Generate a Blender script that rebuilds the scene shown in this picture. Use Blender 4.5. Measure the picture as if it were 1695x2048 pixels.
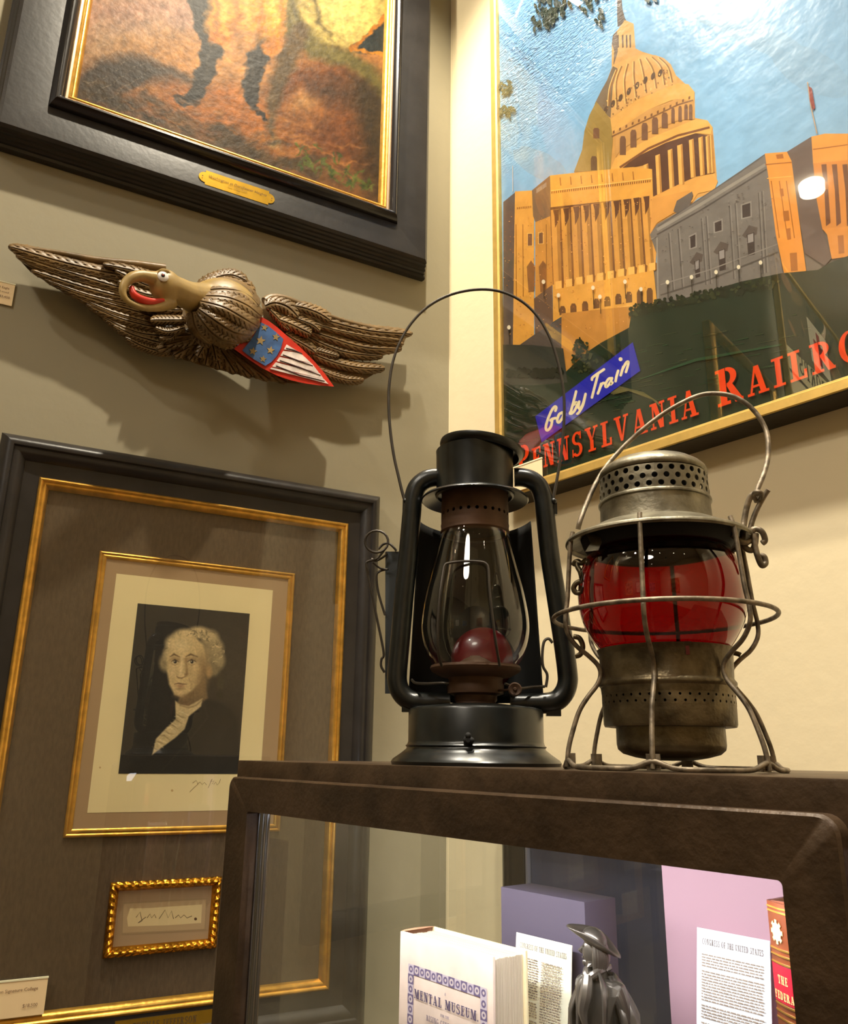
import bpy, bmesh, math, random
import numpy as np
from mathutils import Vector, Matrix
from mathutils.geometry import tessellate_polygon
random.seed(7)
S = bpy.context.scene
for o in list(bpy.data.objects): bpy.data.objects.remove(o)

# ------------------------------------------------------------------ camera
# world: X runs along the right-hand wall, Y into it, Z up; metres
FPX, CX, CY = 1640.5, 847.5, 1024.0
EYE = Vector((0.0, 0.0, 1.55))
R2 = Vector((0.62845267, 0.77772633, 0.0137479))
D2 = Vector((-0.21249398, 0.1886571, -0.95877777))
F2 = Vector((-0.74826035, 0.5996251, 0.28382422))
cam_d = bpy.data.cameras.new('camera')
cam_d.sensor_fit = 'HORIZONTAL'; cam_d.sensor_width = 36.0
cam_d.lens = 36.0 * FPX / 1695.0
cam_d.clip_start = 0.02; cam_d.clip_end = 50
cam = bpy.data.objects.new('camera', cam_d); S.collection.objects.link(cam)
m = Matrix((R2, -D2, -F2)).transposed().to_4x4(); m.translation = EYE
cam.matrix_world = m
S.camera = cam

# ------------------------------------------------------------------ view, world
S.view_settings.view_transform = 'Standard'; S.view_settings.look = 'None'
S.view_settings.gamma = 1.0; S.view_settings.use_curve_mapping = False
S.view_settings.exposure = 0.42
try:
    S.cycles.max_bounces = 10; S.cycles.transparent_max_bounces = 16; S.cycles.glossy_bounces = 5
    S.cycles.diffuse_bounces = 4; S.cycles.sample_clamp_indirect = 6.0; S.cycles.blur_glossy = 0.3
    S.cycles.use_denoising = True
except Exception: pass
wd = bpy.data.worlds.new('world'); S.world = wd; wd.use_nodes = True
wd.node_tree.nodes['Background'].inputs[0].default_value = (0.9, 0.8, 0.65, 1)
wd.node_tree.nodes['Background'].inputs[1].default_value = 0.05

# ------------------------------------------------------------------ lights of the room (track spots and a cabinet strip)
# name, location, aim, watts, cone degrees, source radius, colour
WARM = (1.0, 0.89, 0.69); SOFT = (1.0, 0.92, 0.78)
SPOTS = [
    ((-0.552, 0.457, 4.05), (-1.25, 0.62, 2.3), 140, 78, 0.03, WARM),
    ((-1.02, 0.22, 4.05), (-0.70, 1.1, 2.55), 92, 62, 0.04, SOFT),
    ((0.22, 0.30, 4.05), (-0.25, 1.10, 1.55), 150, 50, 0.045, SOFT),
    ((-0.55, -1.5, 4.05), (-0.75, 0.6, 1.5), 52, 48, 0.05, SOFT),
    ((-0.55, -2.15, 4.05), (-1.95, -2.4, 3.65), 190, 80, 0.05, WARM),
    ((-0.9, -2.9, 4.05), (-0.4, -3.9, 1.6), 90, 70, 0.05, WARM),
    ((1.9, -1.6, 4.05), (2.9, -1.8, 1.7), 110, 70, 0.05, WARM),
    ((2.1, 0.0, 4.05), (1.7, 1.0, 1.9), 90, 70, 0.05, WARM),
    ((0.2, -2.6, 4.05), (0.2, -3.9, 1.7), 90, 70, 0.05, WARM),
]
spot_lights = []
def spot(i, loc, aim, w, cone, rad, col):
    l = bpy.data.lights.new('spot_beam', 'SPOT'); l.energy = w; l.spot_size = math.radians(cone)
    l.spot_blend = 0.55; l.shadow_soft_size = rad; l.color = col
    o = bpy.data.objects.new('spot_beam', l); S.collection.objects.link(o)
    o.location = loc
    o.rotation_euler = (Vector(aim) - Vector(loc)).to_track_quat('-Z', 'Y').to_euler()
    spot_lights.append(o)
for i, a in enumerate(SPOTS): spot(i, *a)
def area(name, loc, aim, w, sx, sy, col):
    l = bpy.data.lights.new(name, 'AREA'); l.energy = w; l.shape = 'RECTANGLE'; l.size = sx; l.size_y = sy; l.color = col
    o = bpy.data.objects.new(name, l); S.collection.objects.link(o); o.location = loc
    o.rotation_euler = (Vector(aim) - Vector(loc)).to_track_quat('-Z', 'Y').to_euler()
    return o
# LED strip under the front rail of the cabinet, shining down and back on to the shelf
strip_light = area('strip_glow', (-0.55, 0.492, 1.478), (-0.55, 0.62, 1.2), 1.3, 0.62, 0.012, (0.93, 0.95, 1.0))
strip_light.rotation_euler = (math.radians(52), 0, 0)
# added lamp out of view over the large painting, for the poster glare
glare_glow = area('added_glare_glow', (-1.235, 0.585, 3.675), (-1.36, 0.57, 3.3), 2.2, 0.22, 0.022, WARM)
# big soft ceiling panel far behind the viewer
panel_light = area('ceiling_panel_glow', (0.6, -2.2, 4.2), (0.6, -2.2, 0), 25, .8, .8, (1.0, 0.9, 0.78)); panel_light.data.shape = 'DISK'

# ------------------------------------------------------------------ pixel -> point on a real plane (used to measure things off the photograph)
def ray(x, y): return (F2 * FPX + R2 * (x - CX) + D2 * (y - CY)).normalized()
def hit(x, y, n, k):
    v = ray(x, y); n = Vector(n); return EYE + v * ((k - n.dot(EYE)) / n.dot(v))
WALLY = 1.105
LD = Vector((0.184647, 0.98280491, 0.0)); NR = Vector((0.98280491, -0.184647, 0.0))   # left wall: along, towards the room
C0 = Vector((-1.29545, WALLY, 0.0))
def LW(s, z, d): return C0 + LD * s + Vector((0, 0, z)) + NR * d
def RW(s, z, d): return Vector((C0.x + s, WALLY - d, z))
def LP(x, y, d):
    p = hit(x, y, NR, NR.dot(C0) + d); return ((p - C0).dot(LD), p.z)
def RP(x, y, d):
    p = hit(x, y, (0, 1, 0), WALLY - d); return (p.x - C0.x, p.z)
def LPX(x, y, d): return LW(*LP(x, y, d), d)
def zdep(p): return (Vector(p) - EYE).dot(F2)

# ------------------------------------------------------------------ mesh helpers
class MB:
    def __init__(s): s.v = []; s.f = []; s.m = []; s.c = []; s.sm = []
    def add(s, vs, fs, mat=0, col=None, smooth=False):
        n = len(s.v); s.v += [tuple(p) for p in vs]
        s.c += (list(col) if (col is not None and hasattr(col[0], '__len__')) else [col or (1, 1, 1)] * len(vs))
        for f in fs: s.f.append(tuple(i + n for i in f)); s.m.append(mat); s.sm.append(smooth)
    def box(s, a, b, mat=0, axes=None, org=None):
        x0, y0, z0 = a; x1, y1, z1 = b
        vs = [(x, y, z) for z in (z0, z1) for x, y in ((x0, y0), (x1, y0), (x1, y1), (x0, y1))]
        if axes: vs = [Vector(org) + axes[0] * p[0] + axes[1] * p[1] + axes[2] * p[2] for p in vs]
        s.add(vs, [(3, 2, 1, 0), (4, 5, 6, 7), (0, 1, 5, 4), (1, 2, 6, 5), (2, 3, 7, 6), (3, 0, 4, 7)], mat)
    def grid(s, fn, nu, nv, mat=0, smooth=True, wrapu=False, wrapv=False, col=None):
        vs = []; fs = []
        for i in range(nu):
            for j in range(nv): vs.append(fn(i, j))
        for i in range(nu if wrapu else nu - 1):
            for j in range(nv if wrapv else nv - 1):
                a, b = (i + 1) % nu, (j + 1) % nv
                fs.append((i * nv + j, a * nv + j, a * nv + b, i * nv + b))
        s.add(vs, fs, mat, col, smooth)
    def lathe(s, c, prof, seg=64, mat=0, axis=None, a0=0, a1=2 * math.pi):
        c = Vector(c); ax = Vector(axis or (0, 0, 1)).normalized()
        u = ax.orthogonal().normalized() if abs(ax.z) < .98 else Vector((1, 0, 0)); u = (u - ax * u.dot(ax)).normalized(); w = ax.cross(u)
        full = abs(a1 - a0 - 2 * math.pi) < 1e-6; n = seg if full else seg + 1
        def fn(i, j):
            a = a0 + (a1 - a0) * i / seg; r, h = prof[j]
            return c + u * (r * math.cos(a)) + w * (r * math.sin(a)) + ax * h
        s.grid(fn, n, len(prof), mat, True, wrapu=full)
    def tube(s, pts, rad, seg=12, mat=0, closed=False, caps=True, flat=1.0, up=None):
        pts = [Vector(p) for p in pts]; n = len(pts)
        rad = rad if hasattr(rad, '__len__') else [rad] * n
        t = []
        for i in range(n):
            a = pts[(i - 1) % n] if (closed or i > 0) else pts[i]; b = pts[(i + 1) % n] if (closed or i < n - 1) else pts[i]
            t.append((b - a).normalized())
        u = (Vector(up) if up else t[0].orthogonal()); u = (u - t[0] * u.dot(t[0])).normalized(); us = [u]
        for i in range(1, n):
            u = us[-1] - t[i] * us[-1].dot(t[i]); us.append(u.normalized())
        def fn(i, j):
            a = 2 * math.pi * j / seg; w = t[i].cross(us[i])
            return pts[i] + us[i] * (rad[i] * math.cos(a) * flat) + w * (rad[i] * math.sin(a))
        base = len(s.v)
        s.grid(fn, n, seg, mat, True, wrapu=closed, wrapv=True)
        if caps and not closed:
            s.f.append(tuple(base + j for j in range(seg))); s.m.append(mat); s.sm.append(False)
            s.f.append(tuple(base + (n - 1) * seg + j for j in reversed(range(seg)))); s.m.append(mat); s.sm.append(False)
    def ball(s, c, r, mat=0, seg=16, rings=10, axes=None):
        c = Vector(c); rx, ry, rz = r if hasattr(r, '__len__') else (r, r, r); A = axes or (Vector((1, 0, 0)), Vector((0, 1, 0)), Vector((0, 0, 1)))
        def fn(i, j):
            a = 2 * math.pi * i / seg; b = math.pi * (j / (rings - 1)) - math.pi / 2
            return c + A[0] * (rx * math.cos(b) * math.cos(a)) + A[1] * (ry * math.cos(b) * math.sin(a)) + A[2] * (rz * math.sin(b))
        s.grid(fn, seg, rings, mat, True, wrapu=True)
    def build(s, name, mats, parent=None, label=None, cat=None, group=None, kind=None, origin=None, sharp=35):
        me = bpy.data.meshes.new(name)
        if parent is not None: org = ORG[parent.name]
        elif origin is not None: org = Vector(origin)
        else:
            xs = [[p[k] for p in s.v] for k in range(3)]
            org = Vector(((min(xs[0]) + max(xs[0])) / 2, (min(xs[1]) + max(xs[1])) / 2, min(xs[2])))
        me.from_pydata([(p[0] - org.x, p[1] - org.y, p[2] - org.z) for p in s.v], [], s.f)
        for mt in (mats if isinstance(mats, (list, tuple)) else [mats]): me.materials.append(mt)
        me.polygons.foreach_set('material_index', s.m); me.polygons.foreach_set('use_smooth', s.sm)
        ca = me.color_attributes.new('paint', 'FLOAT_COLOR', 'POINT')
        flat = []
        for c in s.c: flat += [c[0], c[1], c[2], 1.0]
        ca.data.foreach_set('color', flat)
        me.validate(); me.update()
        try: me.set_sharp_from_angle(angle=math.radians(sharp))
        except Exception: pass
        o = bpy.data.objects.new(name, me); S.collection.objects.link(o)
        if parent is not None: o.parent = parent
        else: o.location = org
        ORG[o.name] = org
        tag(o, label, cat, group, kind)
        return o
ORG = {}
def tag(o, label=None, cat=None, group=None, kind=None):
    for k, v in (('label', label), ('category', cat), ('group', group), ('kind', kind)):
        if v: o[k] = v
def thing(name, loc, label, cat, group=None):
    o = bpy.data.objects.new(name, None); S.collection.objects.link(o); o.location = loc; o.empty_display_size = .05
    ORG[o.name] = Vector(loc); tag(o, label, cat, group); return o
def smooth_path(P, n=8, closed=False):
    P = [Vector(p) for p in P]; out = []; N = len(P)
    for i in range(N if closed else N - 1):
        p0 = P[(i - 1) % N] if (closed or i > 0) else P[i]; p1 = P[i]; p2 = P[(i + 1) % N]; p3 = P[(i + 2) % N] if (closed or i + 2 < N) else P[(i + 1) % N]
        for k in range(n):
            t = k / n
            out.append(0.5 * ((2 * p1) + (p2 - p0) * t + (2 * p0 - 5 * p1 + 4 * p2 - p3) * t * t + (3 * p1 - p0 - 3 * p2 + p3) * t ** 3))
    if not closed: out.append(P[-1])
    return out
def interp(vals, n, closed=False):
    return [v[0] for v in smooth_path([Vector((x, 0, 0)) for x in vals], n, closed)]

# ------------------------------------------------------------------ materials
def lin(c):
    return tuple(((v / 255) / 12.92 if v <= 10 else ((v / 255 + .055) / 1.055) ** 2.4) for v in c)
def pm(name, rgb, rough=.5, metal=0.0, var=0.0, vscale=8, bump=0.0, bscale=60, col2=None, spec=.5, attr=False, coat=0.0, stretch=None, detail=4, emit=None, coatr=.05, gain=1.0, bkind='noise'):
    m = bpy.data.materials.new(name); m.use_nodes = True; nt = m.node_tree; N = nt.nodes; L = nt.links
    b = N['Principled BSDF']; c = lin(rgb)
    b.inputs['Base Color'].default_value = (*c, 1); b.inputs['Roughness'].default_value = rough; b.inputs['Metallic'].default_value = metal
    b.inputs['Specular IOR Level'].default_value = spec; b.inputs['Coat Weight'].default_value = coat; b.inputs['Coat Roughness'].default_value = coatr
    tc = N.new('ShaderNodeTexCoord'); mp = N.new('ShaderNodeMapping'); L.new(tc.outputs['Object'], mp.inputs[0])
    if stretch: mp.inputs['Scale'].default_value = stretch
    src = None
    if attr:
        a = N.new('ShaderNodeAttribute'); a.attribute_name = 'paint'; src = a.outputs['Color']
        if gain != 1.0:
            g = N.new('ShaderNodeMixRGB'); g.blend_type = 'MULTIPLY'; g.inputs[0].default_value = 1; g.inputs[2].default_value = (gain, gain, gain, 1)
            L.new(src, g.inputs[1]); src = g.outputs[0]
        L.new(src, b.inputs['Base Color'])
    if var > 0 or col2:
        nz = N.new('ShaderNodeTexNoise'); nz.inputs['Scale'].default_value = vscale; nz.inputs['Detail'].default_value = detail; L.new(mp.outputs[0], nz.inputs['Vector'])
        rp = N.new('ShaderNodeValToRGB'); rp.color_ramp.elements[0].position = .35; rp.color_ramp.elements[1].position = .65
        L.new(nz.outputs[0], rp.inputs[0])
        if col2:
            rp.color_ramp.elements[0].color = (*c, 1); rp.color_ramp.elements[1].color = (*lin(col2), 1); L.new(rp.outputs[0], b.inputs['Base Color'])
        else:
            rp.color_ramp.elements[0].color = (1 - var, 1 - var, 1 - var, 1); rp.color_ramp.elements[1].color = (1 + var, 1 + var, 1 + var, 1)
            mx = N.new('ShaderNodeMixRGB'); mx.blend_type = 'MULTIPLY'; mx.inputs[0].default_value = 1
            if src: L.new(src, mx.inputs[1])
            else: mx.inputs[1].default_value = (*c, 1)
            L.new(rp.outputs[0], mx.inputs[2]); L.new(mx.outputs[0], b.inputs['Base Color'])
    if bump > 0:
        if bkind == 'wave':
            nb = N.new('ShaderNodeTexWave'); nb.inputs['Scale'].default_value = bscale; nb.inputs['Distortion'].default_value = 6; nb.inputs['Detail'].default_value = 3
        elif bkind == 'voronoi':
            nb = N.new('ShaderNodeTexVoronoi'); nb.feature = 'DISTANCE_TO_EDGE'; nb.inputs['Scale'].default_value = bscale
        else:
            nb = N.new('ShaderNodeTexNoise'); nb.inputs['Scale'].default_value = bscale; nb.inputs['Detail'].default_value = 3
        L.new(mp.outputs[0], nb.inputs['Vector'])
        bp = N.new('ShaderNodeBump'); bp.inputs['Strength'].default_value = min(1, bump); bp.inputs['Distance'].default_value = .002 * max(1, bump)
        L.new(nb.outputs['Distance' if bkind == 'voronoi' else 0], bp.inputs['Height']); L.new(bp.outputs[0], b.inputs['Normal'])
    if emit:
        b.inputs['Emission Color'].default_value = (*lin(emit[0]), 1); b.inputs['Emission Strength'].default_value = emit[1]
    return m
def glass(name, tint=(1, 1, 1), ior=1.5, gain=1.0, rough=0.0, bump=0.0, bscale=20):
    m = bpy.data.materials.new(name); m.use_nodes = True; nt = m.node_tree; N = nt.nodes; L = nt.links
    for n in list(N): N.remove(n)
    out = N.new('ShaderNodeOutputMaterial'); mix = N.new('ShaderNodeMixShader'); tr = N.new('ShaderNodeBsdfTransparent'); gl = N.new('ShaderNodeBsdfGlossy')
    fr = N.new('ShaderNodeFresnel'); fr.inputs[0].default_value = ior; mu = N.new('ShaderNodeMath'); mu.operation = 'MULTIPLY'; mu.inputs[1].default_value = gain; mu.use_clamp = True
    geo = N.new('ShaderNodeNewGeometry'); io = N.new('ShaderNodeMapRange'); io.inputs[3].default_value = ior; io.inputs[4].default_value = 1 / ior
    L.new(geo.outputs['Backfacing'], io.inputs[0]); L.new(io.outputs[0], fr.inputs[0])   # the same reflectance from either side of a thin pane
    tr.inputs[0].default_value = (*tint, 1); gl.inputs['Roughness'].default_value = rough; gl.inputs[0].default_value = (1, 1, 1, 1)
    L.new(fr.outputs[0], mu.inputs[0]); L.new(mu.outputs[0], mix.inputs[0]); L.new(tr.outputs[0], mix.inputs[1]); L.new(gl.outputs[0], mix.inputs[2]); L.new(mix.outputs[0], out.inputs[0])
    if bump > 0:
        tc = N.new('ShaderNodeTexCoord'); nb = N.new('ShaderNodeTexNoise'); nb.inputs['Scale'].default_value = bscale; L.new(tc.outputs['Object'], nb.inputs['Vector'])
        bp = N.new('ShaderNodeBump'); bp.inputs['Strength'].default_value = bump; bp.inputs['Distance'].default_value = .001
        L.new(nb.outputs[0], bp.inputs['Height']); L.new(bp.outputs[0], gl.inputs['Normal'])
    return m
M = {}
M['wall_taupe'] = pm('wall_taupe_paint', (150, 142, 118), .75, bump=.25, bscale=45, var=.03, vscale=3)
M['wall_cream'] = pm('wall_cream_paint', (236, 220, 182), .75, bump=.25, bscale=45, var=.02, vscale=3)
M['ceiling'] = pm('ceiling_paint', (225, 215, 200), .9)
M['floor'] = pm('floor_boards', (92, 62, 40), .45, var=.25, vscale=3, stretch=(1, 12, 1))
M['black_wood'] = pm('black_stained_wood', (37, 34, 33), .38, var=.25, vscale=18, bump=.15, bscale=90, stretch=(1, 1, 1))
M['black_gloss'] = pm('black_gloss_moulding', (24, 21, 22), .22, var=.2, vscale=20, coat=.3)
M['gold'] = pm('gilt', (226, 174, 80), .32, metal=.85, var=.18, vscale=45, bump=.2, bscale=120)
M['gold_pale'] = pm('pale_gilt', (226, 188, 104), .42, metal=.6, var=.08, vscale=40)
M['gold_rough'] = pm('hammered_gilt', (206, 146, 44), .25, metal=.95, var=.3, vscale=60, bump=.9, bscale=60)
M['silver_line'] = pm('worn_silver_line', (150, 130, 105), .4, metal=.4)
M['brass'] = pm('brass_plate', (226, 178, 62), .28, metal=.85, var=.1, vscale=30)
M['linen'] = pm('dark_linen_mat', (98, 80, 60), .9, var=.14, vscale=220, bump=.5, bscale=500, stretch=(1, 1, .35))
M['mat_taupe'] = pm('taupe_mat_board', (176, 146, 112), .9)
M['paper'] = pm('cream_paper', (245, 226, 176), .85, var=.03, vscale=8)
M['paint'] = pm('printed_ink', (255, 255, 255), .7, attr=True)
M['oil'] = pm('oil_paint', (255, 255, 255), .5, attr=True, var=.12, vscale=40, bump=.6, bscale=70, detail=8, spec=.14, gain=.56)
M['poster'] = pm('poster_ink', (255, 255, 255), .24, attr=True, var=.05, vscale=40, bump=.8, bscale=24, spec=.7, gain=1.05)
def wrinkle_corner(m, centre, radius):
    """cockled paper: fine horizontal ripples that fade out away from one corner of the sheet"""
    nt = m.node_tree; N = nt.nodes; L = nt.links; b = N['Principled BSDF']
    tc = N.new('ShaderNodeTexCoord'); ds = N.new('ShaderNodeVectorMath'); ds.operation = 'DISTANCE'; ds.inputs[1].default_value = centre; L.new(tc.outputs['Object'], ds.inputs[0])
    mr = N.new('ShaderNodeMapRange'); mr.inputs[1].default_value = 0; mr.inputs[2].default_value = radius; mr.inputs[3].default_value = 1; mr.inputs[4].default_value = 0; L.new(ds.outputs['Value'], mr.inputs[0])
    mp = N.new('ShaderNodeMapping'); mp.inputs['Scale'].default_value = (55, 55, 150); L.new(tc.outputs['Object'], mp.inputs[0])
    nz = N.new('ShaderNodeTexNoise'); nz.inputs['Scale'].default_value = 1.0; nz.inputs['Detail'].default_value = 2; nz.inputs['Distortion'].default_value = 1.2; L.new(mp.outputs[0], nz.inputs['Vector'])
    bp = N.new('ShaderNodeBump'); bp.inputs['Distance'].default_value = .016; L.new(mr.outputs[0], bp.inputs['Strength']); L.new(nz.outputs[0], bp.inputs['Height'])
    old = b.inputs['Normal'].links
    if old: L.new(old[0].from_socket, bp.inputs['Normal'])
    L.new(bp.outputs[0], b.inputs['Normal'])
M['pane'] = glass('picture_glass', (.97, .98, .97), 1.42, 1.0)
M['pane_poster'] = glass('poster_acrylic', (.98, .98, .98), 1.5, 1.25)
M['case_glass'] = glass('case_glass', (.93, .95, .94), 1.5, 2.0)
M['card'] = pm('price_card', (252, 226, 180), .8)
M['card_edge'] = pm('card_edge_acrylic', (250, 248, 215), .3)
M['ink'] = pm('grey_ink', (95, 72, 60), .8)
M['bronze_case'] = pm('patinated_steel', (56, 42, 28), .40, metal=.25, col2=(80, 62, 44), vscale=26, bump=.3, bscale=140, detail=10)
M['bronze_edge'] = pm('worn_steel_edge', (150, 138, 118), .4, metal=.5)
M['wood_eagle'] = pm('carved_gilt_wood', (112, 88, 52), .42, var=.3, vscale=22, bump=.35, bscale=90, detail=6)
M['wood_head'] = pm('ochre_head_paint', (158, 132, 78), .42, var=.22, vscale=18, bump=.25, bscale=70)
M['red_paint'] = pm('red_lacquer', (196, 44, 22), .35, var=.15, vscale=30)
M['white_paint'] = pm('distressed_white', (222, 208, 200), .55, var=.2, vscale=60)
M['blue_paint'] = pm('distressed_blue', (48, 88, 142), .5, var=.25, vscale=50)
M['dark_groove'] = pm('dark_groove', (60, 16, 12), .7)
M['eye_white'] = pm('eye_white', (240, 238, 235), .2)
M['eye_dark'] = pm('eye_dark', (14, 10, 10), .2)
M['lantern_black'] = pm('black_enamel', (20, 23, 22), .30, metal=.25, var=.45, vscale=55, detail=8, bump=.1, bscale=40, coat=.25, coatr=.25)
M['lantern_rust'] = pm('brown_rusty_tin', (82, 58, 40), .6, metal=.3, var=.3, vscale=25, bump=.2)
M['lantern_box'] = pm('blue_grey_tin', (60, 66, 70), .45, metal=.3, var=.1)
M['wire_dark'] = pm('dark_wire', (64, 58, 50), .45, metal=.5, var=.2, vscale=50)
M['black_inside'] = pm('flat_black', (12, 12, 12), .8)  # even near-black for dark parts and the cylinders inside the lanterns
M['pewter'] = pm('tarnished_pewter', (96, 90, 74), .40, metal=.7, col2=(146, 140, 120), vscale=48, bump=.35, bscale=130, detail=10)
M['pewter_dark'] = pm('dark_tarnished_tin', (72, 62, 45), .36, metal=.75, col2=(122, 110, 84), vscale=42, bump=.4, bscale=120, detail=10)
M['wire_pewter'] = pm('galvanised_wire', (124, 112, 94), .5, metal=.55, var=.45, vscale=110, bump=.4, bscale=150)
M['clear_globe'] = glass('clear_globe_glass', (.90, .93, .92), 1.5, 1.6, bump=.05, bscale=18)
M['red_globe'] = glass('ruby_glass', (.37, .004, .018), 1.5, 1.6)
M['dome_red'] = pm('red_dome_glass', (120, 22, 30), .3, coat=.4)
LAMP = pm('lamp_glow', (255, 240, 210), .4, emit=((255, 232, 196), 40))

# ------------------------------------------------------------------ slab lettering, built as polygons in a 1-high box
def _r(x0, y0, x1, y1): return [(x0, y0), (x1, y0), (x1, y1), (x0, y1)]
def _arc(cx, cy, rx, ry, a0, a1, tw, th, n=12):
    o = []; i = []
    for k in range(n + 1):
        a = math.radians(a0 + (a1 - a0) * k / n); o.append((cx + rx * math.cos(a), cy + ry * math.sin(a))); i.append((cx + (rx - tw) * math.cos(a), cy + (ry - th) * math.sin(a)))
    return [[o[k], o[k + 1], i[k + 1], i[k]] for k in range(n)]
T, H_ = .2, .09
def glyph(c):
    st = lambda x, t=T: _r(x, 0, x + t, 1)
    sf = lambda x, y, w: _r(x, y, x + w, y + H_)
    if c == 'I': return [st(.12), sf(0, 0, .44), sf(0, 1 - H_, .44)], .44
    if c == 'L': return [st(.1), sf(0, 0, .6), sf(0, 1 - H_, .42), _r(.5, 0, .6, .3)], .6
    if c == 'E': return [st(.1), sf(0, 0, .6), sf(0, 1 - H_, .6), _r(.52, 0, .6, .28), _r(.52, .72, .6, 1), _r(.3, .46, .46, .55), _r(.42, .38, .48, .63)], .6
    if c == 'F': return [st(.1), sf(0, 0, .42), sf(0, 1 - H_, .6), _r(.52, .72, .6, 1), _r(.3, .46, .46, .55), _r(.42, .38, .48, .63)], .6
    if c == 'T': return [st(.22), sf(.1, 0, .44), sf(0, 1 - H_, .64), _r(0, .74, .08, 1), _r(.56, .74, .64, 1)], .64
    if c == 'H': return [st(.1), st(.5), sf(0, 0, .38), sf(.42, 0, .38), sf(0, 1 - H_, .38), sf(.42, 1 - H_, .38), _r(.3, .46, .5, .55)], .8
    if c == 'N': return [_r(.1, 0, .18, 1), _r(.58, 0, .66, 1), [(.1, 1), (.34, 1), (.66, 0), (.46, 0)], sf(0, 0, .28), sf(.48, 1 - H_, .28), sf(0, 1 - H_, .3)], .76
    if c == 'M': return [_r(.1, 0, .18, 1), st(.66, .2), [(.1, 1), (.32, 1), (.56, .1), (.42, 0)], [(.42, 0), (.52, 0), (.78, 1), (.68, 1)], sf(0, 0, .28), sf(.58, 0, .38), sf(0, 1 - H_, .3), sf(.64, 1 - H_, .32)], .96
    if c == 'A': return [[(.08, 0), (.16, 0), (.38, .9), (.32, 1)], [(.3, 1), (.5, 1), (.74, 0), (.52, 0)], _r(.2, .26, .54, .34), sf(0, 0, .26), sf(.42, 0, .4)], .82
    if c == 'V': return [[(.06, 1), (.28, 1), (.46, 0), (.34, 0)], [(.36, 0), (.46, 0), (.72, 1), (.63, 1)], sf(0, 1 - H_, .38), sf(.52, 1 - H_, .28)], .8
    if c == 'Y': return [[(.05, 1), (.27, 1), (.46, .42), (.32, .42)], [(.38, .42), (.46, .5), (.7, 1), (.61, 1)], _r(.3, 0, .5, .45), sf(.18, 0, .44), sf(0, 1 - H_, .36), sf(.5, 1 - H_, .28)], .78
    if c == 'U': return [_r(.1, .25, .3, 1), _r(.56, .25, .64, 1)] + _arc(.37, .28, .27, .28, 180, 360, .16, .1) + [sf(0, 1 - H_, .4), sf(.48, 1 - H_, .26)], .74
    if c == 'P': return [st(.1), sf(0, 0, .42), sf(0, 1 - H_, .3)] + _arc(.32, .73, .32, .27, -90, 90, .19, .09), .66
    if c == 'R': return [st(.1), sf(0, 0, .4), sf(0, 1 - H_, .3)] + _arc(.32, .74, .32, .26, -90, 90, .19, .09) + [[(.32, .5), (.48, .54), (.76, .06), (.54, 0)], sf(.54, 0, .24)], .78
    if c == 'D': return [st(.1), sf(0, 0, .34), sf(0, 1 - H_, .34)] + _arc(.32, .5, .4, .5, -90, 90, .2, .09, 16), .74
    if c == 'O': return _arc(.38, .5, .38, .52, 0, 360, .2, .09, 24), .76
    if c == 'C': return _arc(.38, .5, .38, .52, 40, 320, .2, .09, 20) + [_r(.62, .68, .7, 1), _r(.62, 0, .7, .3)], .72
    if c == 'G': return _arc(.38, .5, .38, .52, 40, 330, .2, .09, 20) + [_r(.62, .68, .7, 1), _r(.54, .0, .74, .42), sf(.44, .38, .36)], .8
    if c == 'J': return [_r(.24, .2, .44, 1), sf(.12, 1 - H_, .44)] + _arc(.22, .22, .22, .24, 180, 360, .14, .09), .56
    if c == 'S': return _arc(.32, .74, .3, .28, 30, 270, .17, .1) + _arc(.32, .27, .32, .29, -150, 90, .18, .1) + [_r(.5, .68, .57, 1), _r(.02, 0, .09, .32)], .64
    if c == 'B': return [st(.1), sf(0, 0, .3), sf(0, 1 - H_, .3)] + _arc(.32, .75, .28, .25, -90, 90, .18, .09) + _arc(.32, .27, .34, .27, -90, 90, .19, .09), .7
    if c == '.' or c == ',': return [_r(.02, 0, .18, .16)], .22
    return [], .34
def word_polys(txt, gap=.12, caps=None, capscale=1.35):
    x = 0; out = []
    for k, c in enumerate(txt):
        g, w = glyph(c); s = capscale if (caps and k in caps) else 1.0
        for p in g: out.append([(x + q[0] * s, q[1] * s) for q in p])
        x += w * s + gap
    return out, x - gap
def font_polys(txt):
    """small sans lettering from Blender's built-in font, as polygons; returned width normalised to height 1"""
    cu = bpy.data.curves.new('t', 'FONT'); cu.body = txt; cu.size = 1; cu.resolution_u = 2
    ob = bpy.data.objects.new('t', cu); S.collection.objects.link(ob)
    dg = bpy.context.evaluated_depsgraph_get(); me = bpy.data.meshes.new_from_object(ob.evaluated_get(dg))
    out = [[(me.vertices[i].co.x, me.vertices[i].co.y) for i in p.vertices] for p in me.polygons]
    w = max((p[0] for q in out for p in q), default=1)
    bpy.data.objects.remove(ob); bpy.data.curves.remove(cu); bpy.data.meshes.remove(me)
    return out, w

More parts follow.
